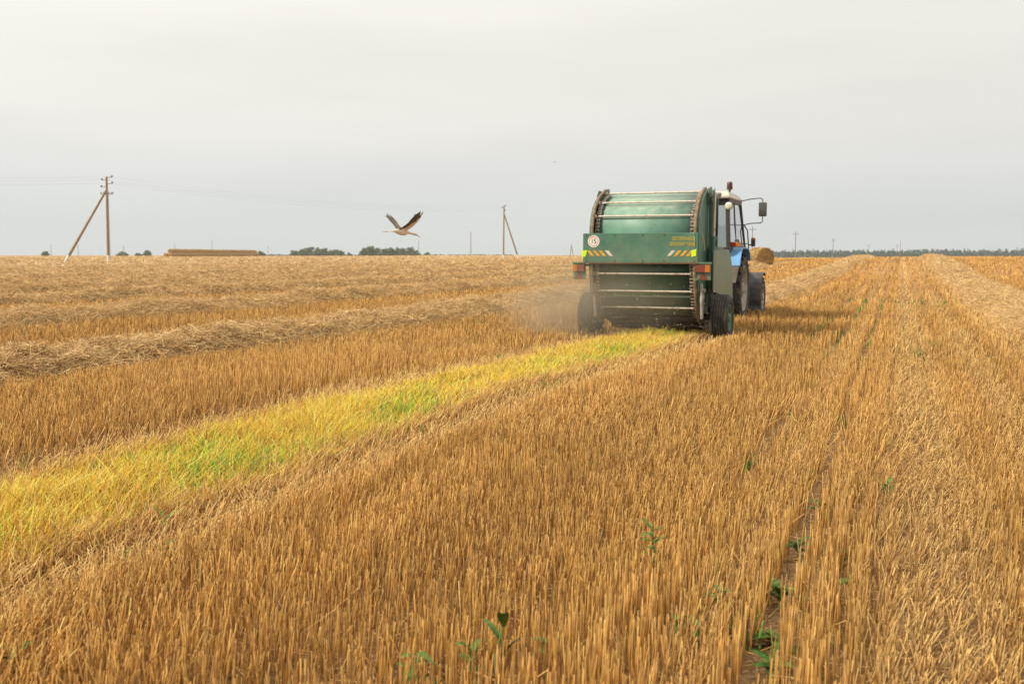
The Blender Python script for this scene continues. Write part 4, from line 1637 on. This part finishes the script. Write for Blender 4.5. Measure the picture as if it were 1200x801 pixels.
def bale_with_straw(name, r, ln, nst):
    mb = bale_mb(r, ln, 40, 0.03, 5)
    o = mb.build(name, M['bale'])
    a = rng.uniform(0, 2 * np.pi, nst)
    x = rng.uniform(-ln / 2, ln / 2, nst)
    end = rng.random(nst) < 0.35
    rad = np.where(end, r * np.sqrt(rng.random(nst)), r * 1.0)
    x = np.where(end, np.sign(x) * ln / 2, x)
    c = np.stack([x, rad * np.cos(a), rad * np.sin(a)], axis=1)
    tang = np.stack([rng.normal(0, .35, nst), -np.sin(a), np.cos(a)], axis=1)
    tang += rng.normal(0, .25, (nst, 3))
    le = rng.uniform(.1, .35, nst)[:, None]
    P = np.stack([c - tang * le * .5, c + tang * le * .5], axis=1)
    col = np.array([0.50, 0.33, 0.14]) * rng.normal(1, .25, nst)[:, None]
    v, q, cc = stalk_arrays(P, np.full((nst, 2), .010), np.repeat(col[:, None, :], 2, axis=1))
    l = np_mesh('loose_straw', v, q, cc, M['stalk'], parent=o)
    return o


bp = at_dist(889.5, 84)
big = bale_with_straw('round_bale', 0.90, 1.45, 2600)
big.location = (bp.x, bp.y, bp.z + 0.52)
big.rotation_euler = (0, 0, R(-66))
tag(big, 'single round straw bale lying on the stubble to the right of the tractor', 'bale')

stack_me = bale_mb(0.88, 1.72, 14, 0.04, 9).build('straw_bale', M['bale'])
first = True
NB = 58
cnt = 0
p0 = Vector((-137.5, 400.0, 0))
p1 = Vector((-139.5, 545.0, 0))
dv = (p1 - p0) / NB
ang = math.atan2(dv.y, dv.x)
nrm = Vector((-dv.y, dv.x, 0)).normalized()
for i in range(NB):
    for lay, off in ((0, -0.9), (0, 0.9), (1, 0.0)):
        if lay == 1 and i < 1:
            continue
        if lay == 0 and off > 0 and i > 0:
            continue            # the far bottom row is hidden behind the near one
        o = stack_me if first else stack_me.copy()
        if not first:
            COL.objects.link(o)
        first = False
        p = p0 + dv * i + nrm * off
        z = float(zg(p.x, p.y))
        o.location = (p.x, p.y, z + 0.85 + lay * 1.50 + random.uniform(-.09, .09))
        o.rotation_euler = (random.uniform(0, 6.28), 0, ang + random.uniform(-.08, .08))
        o.scale = [random.uniform(1.15, 1.4), random.uniform(0.9, 1.08), random.uniform(0.9, 1.08)]
        if lay == 0 and i == 0:
            lab = 'straw bale on the ground at the near end of the long far stack'
        elif lay == 0:
            lab = 'straw bale in the bottom row of the long far bale stack'
        else:
            lab = 'straw bale in the top row of the long far bale stack'
        tag(o, lab, 'bale', 'bales in the long stack on the skyline')
# bottom-row pair support on the far side would never show; the top row rests between the rows

# ------------------------------------------------------------------ power poles
def insulator(mb, p, r=0.09, h=0.22):
    p = Vector(p)
    mb.tube([p, p + Vector((0, 0, h * 0.4)), p + Vector((0, 0, h * 0.45)), p + Vector((0, 0, h * 0.8)), p + Vector((0, 0, h))], [r * 0.3, r * 0.35, r, r * 0.9, r * 0.4], 10)


def braced_pole(loc, H, brace, lab, rz=0.0, full=True):
    root = empty('braced_power_pole', loc, rz)
    tag(root, lab, 'power pole', 'wooden power poles across the field')
    p = MB()
    p.tube([(0, 0, 1.12), (0.05, 0, H * 0.5), (0.12, 0, H)], [0.165, 0.15, 0.125], 12)
    p.build('pole', M['concrete'], root)
    b = MB()
    b.tube([(0, 0, -0.3), (0, 0, 1.12)], [0.172, 0.17], 12)
    d = Vector((brace, -0.2, 0))
    top = Vector((0.09, 0, H * 0.855))
    q = d.lerp(top, 0.125)
    b.tube([d + (d - top) * 0.02, q], [0.172, 0.17], 12)
    b.build('whitewashed_foot', M['whitewash'], root)
    g = MB()
    g.tube([q, top + Vector((0.0, 0, 0))], [0.165, 0.125], 12)
    g.build('brace', M['concrete'], root)
    c = MB()
    s = 1 if brace > 0 else -1
    arms = ((-0.75 * s, H - .05), (0.45 * s, H - .38), (-0.75 * s, H - .80), (0.55 * s, H - 1.2)) if full else ((0.5, H - .10), (-0.25, H - .45), (0.3, H - 1.0))
    for xx, z in arms:
        c.tube([(0.1, 0, z), (xx, 0.05, z)], 0.03, 8)
        insulator(c, (xx, 0.05, z - 0.05), 0.12, 0.26)
    if full:
        c.beam((-0.65, 0.02, H - 2.05), (0.85, 0.02, H - 2.05), 0.07, 0.07)
    for xx in ((-0.6, -0.3, 0.32, 0.6, 0.8) if full else ()):
        insulator(c, (xx, 0.02, H - 2.03), 0.07, 0.24)
    c.build('crossarm', M['insul'], root)
    if not full:
        return root
    dc = MB()
    dc.tube([(0.22, 0.1, H - 2.1), (0.20, 0.1, 0.6)], 0.02, 6)
    dc.build('down_cable', M['insul'], root)
    return root


pA = at_dist(128.5, 120)
poleA = braced_pole(pA, 10.45, -5.3, 'tall brown power pole with long slanted brace and white foot, left of the bales')
pB = at_dist(590, 191)
poleB = braced_pole(pB, 10.45, 3.0, 'power pole with a short brace and white foot, between the stork and the baler', full=False)


def pole(px, dist, H, lab, arm=True, lean=0.0, wid=1.0):
    q = at_dist(px, dist)
    root = empty('power_pole', q)
    root.rotation_euler = (0, lean, 0)
    tag(root, lab, 'power pole', 'wooden power poles across the field')
    p = MB()
    p.tube([(0, 0, -0.4), (0, 0, H)], [0.17 * wid, 0.12 * wid], 10)
    p.build('pole', M['concrete'], root)
    if arm:
        c = MB()
        c.beam((-0.95, 0, H - 0.75), (0.95, 0, H - 0.75), 0.10, 0.10)
        for xx in (-0.85, 0.85):
            insulator(c, (xx, 0, H - 0.72), 0.10, 0.34)
        insulator(c, (0, 0, H), 0.10, 0.34)
        c.build('crossarm', M['insul'], root)
    return root, q, H


right = [
    pole(880.3, 300, 10.0, 'power pole just right of the tractor cab, behind its marker lamp'),
    pole(930.7, 360, 10.6, 'tallest power pole right of the round bale, nearest of that line'),
    pole(974.6, 480, 10.2, 'power pole second to the right of the round bale, by the green crop'),
    pole(1014.8, 690, 10.0, 'leaning power pole right of the green crop', lean=0.10),
    pole(1049.5, 720, 10.2, 'thin power pole, left one of the close pair at the end of the line'),
    pole(1053.3, 640, 12.2, 'taller right-hand pole of the close pair at the end of the line', arm=False),
]
for px, d, h, lab in ((62, 520, 6.2, 'thin far pole at the far left of the skyline, left of the braced pole'), (93.5, 470, 5.4, 'thin far pole seen just left of the slanted brace top'),
                      (146.5, 520, 5.6, 'thin far pole just right of the tall braced pole'), (206.5, 720, 9.0, 'thin far pole behind the left end of the bale stack'),
                      (250, 700, 10.6, 'thin far pole behind the middle of the bale stack'), (315, 620, 6.4, 'thin far pole right of the bale stack'),
                      (483.5, 640, 6.0, 'short far pole in front of the right bush clump, under the stork'), (491, 640, 9.6, 'taller far pole right of the bush clump, under the stork beak'),
                      (552, 400, 10.0, 'dark bare pole standing alone between stork and braced pole'), (1066, 700, 3.6, 'stub of a pole on the right-hand crest')):
    pole(px, d, h, lab, arm=False, wid=1.0 if h > 7 else 0.85)
r0 = empty('trestle_pole', at_dist(669.5, 420))
tag(r0, 'far a-frame pole just left of the green baler', 'power pole', 'wooden power poles across the field')
m_ = MB()
m_.tube([(-0.7, 0, -0.3), (0.05, 0, 5.2)], [0.17, 0.12], 10)
m_.tube([(0.9, 0, -0.3), (0.05, 0, 4.4)], [0.17, 0.12], 10)
m_.beam((-0.35, 0, 2.2), (0.5, 0, 2.2), 0.08, 0.12)
m_.build('trestle', M['concrete'], r0)


def wire(a, b, sag, lab, rad=0.0055):
    pts = []
    for i in range(25):
        f = i / 24
        p = Vector(a).lerp(Vector(b), f)
        p.z -= sag * 4 * f * (1 - f)
        pts.append(p)
    mb = MB()
    mb.tube(pts, rad, 5)
    o = mb.build('power_wire', M['wire'])
    tag(o, lab, 'power wire', 'overhead wires between the power poles')


poff = Vector((-150, 78, 0.0))
WN = ['top', 'middle', 'lower']
for k, (xa, za, xb, zb_) in enumerate(((0.75, 10.42, -0.75, 10.42), (-0.45, 10.1, 0.45, 10.1), (0.75, 9.65, -0.75, 9.65))):
    wire(pA + Vector((xa, 0.05, za)), pB + Vector((xb, 0.05, zb_)), 1.3, '%s faint wire from the tall braced pole across to the braced pole by the baler' % WN[k])
    wire(poff + Vector((xa * .5, 0.05, za + 0.2)), pA + Vector((-xa, 0.05, za)), 1.2, '%s faint wire from the tall braced pole out to the left edge' % WN[k])
for (ra, qa, ha), (rb2, qb, hb_), lab in zip(right[:-2], right[1:-1], ('behind the cab to the tallest right-hand pole', 'from the tallest right-hand pole to the second', 'from the second right-hand pole to the leaning one', 'from the leaning pole to the close pair')):
    for xx, nm in ((-0.85, 'left'), (0.85, 'right')):
        wire(qa + Vector((xx, 0, ha - 0.4)), qb + Vector((xx, 0, hb_ - 0.4)), 1.4, '%s faint wire %s' % (nm, lab))

# ------------------------------------------------------------------ far trees
def leaf_cloud(n, blobs, size, c1, c2):
    """small leaf clumps through ellipsoid blobs: (cx,cy,cz,rx,ry,rz)"""
    bl = np.array(blobs)
    wv = bl[:, 3] * bl[:, 4] * bl[:, 5]
    k = rng.choice(len(bl), n, p=wv / wv.sum())
    d = rng.normal(size=(n, 3))
    d /= np.linalg.norm(d, axis=1, keepdims=True)
    r = rng.random(n) ** 0.45 * rng.uniform(0.85, 1.12, n)
    c = bl[k, :3] + d * r[:, None] * bl[k, 3:]
    a = rng.normal(size=(n, 3))
    a /= np.linalg.norm(a, axis=1, keepdims=True)
    b = np.cross(a, rng.normal(size=(n, 3)))
    b /= np.linalg.norm(b, axis=1, keepdims=True)
    s = size * rng.uniform(0.6, 1.4, n)[:, None]
    V = np.stack([c - a * s - b * s * .6, c + a * s - b * s * .6, c + a * s + b * s * .6, c - a * s + b * s * .6], axis=1).reshape(-1, 3)
    q = np.arange(n * 4).reshape(n, 4)
    m = rng.random(n)[:, None]
    tone = rng.normal(1, .2, n)[:, None]
    col = np.repeat((np.array(c1) * m + np.array(c2) * (1 - m)) * tone, 4, axis=0)
    return V, q, col


M['crown'] = attr_mat('tree_leaves', 0.7, 0.15, 0.2)


def tree(px, dist, h, wd, lab, name='tree', c1=(0.105, 0.145, 0.055), c2=(0.17, 0.205, 0.085), group='trees on the skyline', sink=0.0):
    wd *= 1.35 if name == 'tree' else 1.1
    h *= 1.0 if name == 'tree' else 0.85
    p = at_dist(px, dist)
    root = empty(name, (p.x, p.y, p.z - sink))
    tag(root, lab, 'bush' if name == 'bush' else 'tree', group)
    tk = MB()
    tk.tube([(0, 0, -0.4), (0.1, 0, h * 0.35), (0, 0.1, h * 0.72)], [h * 0.035, h * 0.026, h * 0.012], 8)
    for k in range(4):
        a = k * 1.7
        tk.tube([(0.05, 0, h * (0.3 + .08 * k)), (math.cos(a) * wd * .3, math.sin(a) * wd * .3, h * (0.55 + .06 * k))], [h * .014, h * .006], 6)
    tk.build('trunk', M['bark'], root)
    bl = []
    nb = 9
    for k in range(nb):
        a = rng.uniform(0, 6.28)
        rr = rng.uniform(0, 0.34) * wd
        z = h * rng.uniform(0.22, 0.76)
        sz = wd * rng.uniform(0.16, 0.27)
        bl.append((rr * math.cos(a), rr * math.sin(a), z, sz, sz, min(sz * 0.9, h * 0.24)))
    bl.append((0, 0, h * 0.28, wd * 0.50, wd * 0.50, h * 0.30))
    v, q, c = leaf_cloud(900, bl, wd * 0.035 + 0.10, c1, c2)
    np_mesh('crown', v, q, c, M['crown'], smooth=False, parent=root)


for i, (px, h, wd) in enumerate(((347, 5.0, 6), (355, 6.6, 7), (363, 8.0, 8), (372, 7.0, 8), (381, 7.0, 8), (391, 6.2, 8), (399, 5.0, 6))):
    nm = ['leftmost', 'second from the left', 'third from the left and tallest', 'middle', 'third from the right', 'second from the right', 'rightmost'][i]
    tree(px, 760 + 12 * (i % 3), h, wd, '%s tree of the left round-topped clump on the skyline' % nm)
for i, (px, h, wd) in enumerate(((427, 7.2, 5.5), (434, 7.6, 6), (442, 7.0, 6), (450, 5.6, 6), (458, 6.2, 6), (466, 6.6, 6.5), (474, 6.2, 6), (481, 6.4, 6), (488, 6.0, 5))):
    nm = ['leftmost', 'second from the left', 'third from the left', 'fourth from the left', 'middle', 'fourth from the right', 'third from the right', 'second from the right', 'rightmost'][i]
    tree(px, 700 + 10 * (i % 3), h, wd, '%s tree of the clump under the flying stork' % nm, c1=(0.12, 0.15, 0.07), c2=(0.18, 0.205, 0.10))
for px, d, h, wd, lab in ((55, 640, 3.6, 5, 'round far bush at the far left of the skyline'), (145, 800, 4.6, 9, 'wide pale bush right of the tall braced pole'), (174, 700, 4.8, 6, 'rounded dark bush left of the bale stack'),
                          (164, 760, 3.2, 5, 'smaller bush between pale bush and rounded dark bush'), (281, 900, 7.2, 9, 'bush top rising behind the right part of the bale stack'), (307, 760, 4.9, 6, 'dark bush just right of the bale stack'),
                          (410, 760, 3.4, 4, 'small bush between the two skyline clumps'), (501, 700, 3.4, 4, 'small bush right of the clump under the stork')):
    tree(px, d, h, wd, lab, 'bush', group='bushes on the skyline')


def treeline(name, px0, px1, d0, h0, h1, lab, n):
    px = np.linspace(px0, px1, n) + rng.normal(0, 1.0, n)
    parts = []
    for p in px:
        d = d0 + rng.uniform(-40, 120)
        q = at_dist(p, d)
        f = (p - px0) / (px1 - px0)
        h = (h0 + (h1 - h0) * f) * rng.uniform(0.8, 1.15)
        wd = rng.uniform(3.0, 5.5)
        bl = [(q.x, q.y, q.z + h * .40, wd * .62, wd * .62, h * .42), (q.x + rng.normal(0, .5), q.y, q.z + h * .74, wd * .36, wd * .36, h * .27)]
        parts.append(leaf_cloud(70, bl, 0.8, (0.040, 0.070, 0.040), (0.075, 0.105, 0.060)))
    v, q, c = merge(parts)
    o = np_mesh(name, v, q, c, M['crown'], smooth=False)
    tag(o, lab, 'forest', kind='stuff')


treeline('forest_edge', 895, 1290, 1200, 8.8, 11.0, 'long dark conifer forest along the right-hand skyline', 330)
treeline('hedge_line', 270, 600, 1500, 3.4, 3.2, 'thin dark line of far scrub along the left skyline', 150)

# ------------------------------------------------------------------ stork
def build_stork():
    mb = MB()
    # body axis along +x: tail, body, neck, head
    spine = [(-0.34, 0, 0.015, 0.020), (-0.27, 0, 0.015, 0.045), (-0.16, 0, 0.005, 0.075), (0.0, 0, -0.01, 0.105), (0.12, 0, -0.01, 0.100), (0.20, 0, 0.0, 0.070), (0.27, 0, -0.005, 0.044),
             (0.36, 0, -0.02, 0.036), (0.44, 0, -0.03, 0.036), (0.50, 0, -0.035, 0.042), (0.545, 0, -0.045, 0.032), (0.565, 0, -0.05, 0.020)]
    mb.tube([p[:3] for p in spine], [p[3] for p in spine], 12, 0)
    mb.tube([(0.56, 0, -0.052), (0.64, 0, -0.082), (0.76, 0, -0.128)], [0.020, 0.014, 0.003], 8, 2)
    for sy in (-1, 1):
        mb.tube([(-0.20, sy * .03, -0.01), (-0.40, sy * .03, -0.015), (-0.56, sy * .025, -0.035)], [0.016, 0.012, 0.010], 6, 0)
        mb.tube([(-0.56, sy * .025, -0.035), (-0.62, sy * .025, -0.045)], [0.012, 0.010], 6, 2)
        for e in (-1, 0, 1):
            mb.tube([(-0.61, sy * .025, -0.045), (-0.70, sy * .025 + e * .02, -0.055)], [0.010, 0.006], 5, 2)
        mb.tube([(0.525, sy * 0.030, -0.030), (0.527, sy * 0.038, -0.030)], [0.007, 0.005], 6, 1)

    # wings: sections from root to wrist to hand; rows across: leading coverts white, flight feathers black
    def wing(sy, raise_, fold):
        secs = []
        NS = 21
        span = 0.72
        for i in range(NS):
            f = i / (NS - 1)
            dist = span * f
            # arm raised, hand raised a little more, wrist forward
            ang_ = raise_ + fold * f
            yy = sy * (0.055 + dist * math.cos(ang_))
            zz = 0.055 + dist * math.sin(ang_)
            xf = 0.17 + 0.05 * math.sin(math.pi * min(f * 0.95, 1)) + (0.10 if sy < 0 else -0.04) * f
            chord = 0.29 * (1 - 0.32 * f)
            secs.append((xf, yy, zz, chord, f))
        rows = (0.0, 0.10, 0.28, 0.46, 0.60, 0.80, 1.0)
        nr = len(rows)
        for layer in (0, 1):
            vs = []
            for xf, yy, zz, ch, f in secs:
                for r_ in rows:
                    th = 0.016 * math.sin(math.pi * min(r_ * 1.2 + 0.08, 1)) * (1 - 0.6 * f) + 0.003
                    camber = 0.05 * math.sin(math.pi * r_) * (1 - .5 * f)
                    vs.append((xf - ch * r_, yy, zz + camber + (th if layer else -th)))
            for i in range(NS - 1):
                for j in range(nr - 1):
                    fmid = (secs[i][4] + secs[i + 1][4]) / 2
                    black = rows[j] >= (0.46 if fmid < 0.55 else 0.28) or fmid > 0.86
                    mb.add([vs[i * nr + j], vs[i * nr + j + 1], vs[(i + 1) * nr + j + 1], vs[(i + 1) * nr + j]], [(0, 1, 2, 3)], 1 if black else 0, True)
        # trailing edge feathers and spread primaries
        for i in range(NS):
            xf, yy, zz, ch, f = secs[i]
            for sub in (0, 0.5):
                if i == NS - 1 and sub:
                    continue
                if sub == 0.5:
                    x2, y2, z2, c2, f2 = secs[i + 1]
                    xf_, yy_, zz_, ch_, f_ = (xf + x2) / 2, (yy + y2) / 2, (zz + z2) / 2, (ch + c2) / 2, (f + f2) / 2
                else:
                    xf_, yy_, zz_, ch_, f_ = xf, yy, zz, ch, f
                a = Vector((xf_ - ch_ * 0.75, yy_, zz_ + 0.01))
                outd = Vector((0, sy * math.cos(raise_ + fold), math.sin(raise_ + fold)))
                dirn = Vector((-1, 0, 0)).lerp(outd, max(0, (f_ - 0.45) / 0.55) ** 1.2).normalized()
                le = 0.11 if f_ < 0.5 else 0.11 + 0.12 * (f_ - 0.5) / 0.5
                wdt = 0.021
                side = dirn.cross(Vector((0, -sy * math.sin(raise_), math.cos(raise_)))).normalized()
                b_ = a + dirn * le
                nrm_ = side.cross(dirn) * 0.004
                vs = [a - side * wdt, a + side * wdt, a + dirn * le * .7 + side * wdt, b_, a + dirn * le * .7 - side * wdt]
                vs2 = [v + nrm_ for v in vs]
                mb.add(vs + vs2, [(0, 1, 2, 3, 4), (9, 8, 7, 6, 5), (0, 5, 6, 1), (1, 6, 7, 2), (2, 7, 8, 3), (3, 8, 9, 4), (4, 9, 5, 0)], 1)
        xf, yy, zz, ch, f = secs[-1]
        outd = Vector((0, sy * math.cos(raise_ + fold), math.sin(raise_ + fold)))
        for i, r_ in enumerate((0.12, 0.30, 0.48, 0.66, 0.84)):
            a = Vector((xf - ch * r_, yy, zz)) - outd * 0.08
            dirn = (outd + Vector((-0.10 - 0.22 * i, 0, 0))).normalized()
            le = 0.30 - 0.025 * i
            side = dirn.cross(Vector((0, -sy * math.sin(raise_), math.cos(raise_)))).normalized()
            b_ = a + dirn * le
            nrm_ = side.cross(dirn) * 0.004
            vs = [a - side * .022, a + side * .022, a + dirn * le * .75 + side * .020, b_, a + dirn * le * .75 - side * .020]
            vs2 = [v + nrm_ for v in vs]
            mb.add(vs + vs2, [(0, 1, 2, 3, 4), (9, 8, 7, 6, 5), (0, 5, 6, 1), (1, 6, 7, 2), (2, 7, 8, 3), (3, 8, 9, 4), (4, 9, 5, 0)], 1)
    wing(-1, R(31), R(6))
    wing(1, R(27), R(7))
    return mb


D = 27.0
cx, cy_ = 470.5, 271.5
ax_ = (cx - 600) / F
b_ = -(cy_ - 400.5) / F
dr = Vector((ax_, math.cos(PITCH) + b_ * math.sin(PITCH), -math.sin(PITCH) + b_ * math.cos(PITCH)))
sp_ = Vector((0, 0, EYE)) + dr * (D / dr.y)
stork = build_stork().build('stork', [M['featherw'], M['featherb'], M['beak']])
stork.location = sp_
stork.rotation_euler = (R(0), R(3), R(42))
stork.scale = (0.86, 0.86, 0.86)
tag(stork, 'white stork with black flight feathers flying low with raised wings left of the baler', 'stork')

# a tiny far bird high above the field
bb = MB()
bb.tube([(-0.12, 0, 0), (0, 0, 0.01), (0.14, 0, 0)], [0.01, 0.04, 0.012], 8)
for sy in (-1, 1):
    bb.add([(0.05, 0, 0.01), (0.08, sy * .2, .07), (0.0, sy * .36, .03), (-0.06, sy * .2, .05), (-0.06, 0, 0.01)], [(0, 1, 2, 3, 4)])
    bb.add([(0.05, 0, 0.02), (0.08, sy * .2, .08), (0.0, sy * .36, .035), (-0.06, sy * .2, .06), (-0.06, 0, 0.02)], [(0, 1, 2, 3, 4)])
sb = bb.build('small_bird', M['featherb'])
db_ = 150
ax_ = (650 - 600) / F
b_ = -(190 - 400.5) / F
dr = Vector((ax_, math.cos(PITCH) + b_ * math.sin(PITCH), -math.sin(PITCH) + b_ * math.cos(PITCH)))
sb.location = Vector((0, 0, EYE)) + dr * (db_ / dr.y)
sb.rotation_euler = (0.2, 0, 0.6)
tag(sb, 'tiny dark bird high in the sky above the baler', 'bird')

# ------------------------------------------------------------------ dust behind the baler
def dust():
    bm = bmesh.new()
    bmesh.ops.create_icosphere(bm, subdivisions=4, radius=1.0)
    me = bpy.data.meshes.new('dust_cloud')
    bm.to_mesh(me)
    bm.free()
    o = bpy.data.objects.new('dust_cloud', me)
    COL.objects.link(o)
    x, y = st2xy(VEH_S - 1.05, BAL_T - 0.85)
    o.location = (float(x), float(y), 0.62)
    o.rotation_euler = (0, 0, -TH)
    o.scale = (2.1, 1.25, 1.15)
    m = bpy.data.materials.new('straw_dust')
    m.use_nodes = True
    t = m.node_tree
    t.nodes.clear()
    out_ = t.nodes.new('ShaderNodeOutputMaterial')
    vol = t.nodes.new('ShaderNodeVolumePrincipled')
    vol.inputs['Color'].default_value = (0.97, 0.82, 0.58, 1)
    vol.inputs['Anisotropy'].default_value = 0.3
    tcn = t.nodes.new('ShaderNodeTexCoord')
    ln = t.nodes.new('ShaderNodeVectorMath')
    ln.operation = 'LENGTH'
    t.links.new(tcn.outputs['Object'], ln.inputs[0])
    mr_ = t.nodes.new('ShaderNodeMapRange')
    mr_.interpolation_type = 'SMOOTHSTEP'
    mr_.inputs['From Min'].default_value = 1.0
    mr_.inputs['From Max'].default_value = 0.05
    t.links.new(ln.outputs['Value'], mr_.inputs['Value'])
    n_ = t.nodes.new('ShaderNodeTexNoise')
    n_.inputs['Scale'].default_value = 1.8
    n_.inputs['Detail'].default_value = 3
    t.links.new(tcn.outputs['Object'], n_.inputs['Vector'])
    mr3 = t.nodes.new('ShaderNodeMapRange')
    mr3.inputs['From Min'].default_value = 0.32
    mr3.inputs['From Max'].default_value = 0.72
    t.links.new(n_.outputs['Fac'], mr3.inputs['Value'])
    mu_ = t.nodes.new('ShaderNodeMath')
    mu_.operation = 'MULTIPLY'
    t.links.new(mr_.outputs[0], mu_.inputs[0])
    t.links.new(mr3.outputs[0], mu_.inputs[1])
    mu2 = t.nodes.new('ShaderNodeMath')
    mu2.operation = 'MULTIPLY'
    mu2.inputs[1].default_value = 1.7
    t.links.new(mu_.outputs[0], mu2.inputs[0])
    t.links.new(mu2.outputs[0], vol.inputs['Density'])
    t.links.new(vol.outputs[0], out_.inputs['Volume'])
    o.data.materials.append(m)
    tag(o, 'thin tan dust cloud drifting behind the left wheel of the baler', 'dust', kind='stuff')


dust()


def chaff():
    n = 420
    lx = rng.normal(-0.5, 0.75, n)
    ly = -0.75 - np.abs(rng.normal(0, 0.55, n))
    lz = np.abs(rng.normal(0.25, 0.35, n)) + 0.12
    x, y = st2xy(VEH_S + lx, BAL_T + ly)
    c = np.stack([x, y, zg(x, y) + lz], axis=1)
    d = rng.normal(size=(n, 3))
    d /= np.linalg.norm(d, axis=1, keepdims=True)
    le = rng.uniform(0.004, 0.022, n)[:, None]
    P = np.stack([c - d * le, c + d * le], axis=1)
    col = np.array([0.75, 0.55, 0.28]) * rng.normal(1, .2, n)[:, None]
    v, q, cc = stalk_arrays(P, np.full((n, 2), .0028), np.repeat(col[:, None, :], 2, axis=1))
    o = np_mesh('flying_chaff', v, q, cc, M['stalk'])
    tag(o, 'tiny straw chaff flying in the air behind the baler', 'chaff', kind='stuff')


chaff()


# ------------------------------------------------------------------ air
def haze():
    mb = MB()
    mb.box((-2300, -60, -40), (2300, 2600, 40))
    o = mb.build('haze', [])
    m = bpy.data.materials.new('air_haze')
    m.use_nodes = True
    t = m.node_tree
    t.nodes.clear()
    out_ = t.nodes.new('ShaderNodeOutputMaterial')
    vol = t.nodes.new('ShaderNodeVolumePrincipled')
    vol.inputs['Color'].default_value = (0.86, 0.90, 0.92, 1)
    vol.inputs['Density'].default_value = 0.0002
    t.links.new(vol.outputs[0], out_.inputs['Volume'])
    o.data.materials.append(m)
    tag(o, 'thin pale summer haze softening the far trees and poles', 'haze', kind='stuff')


haze()
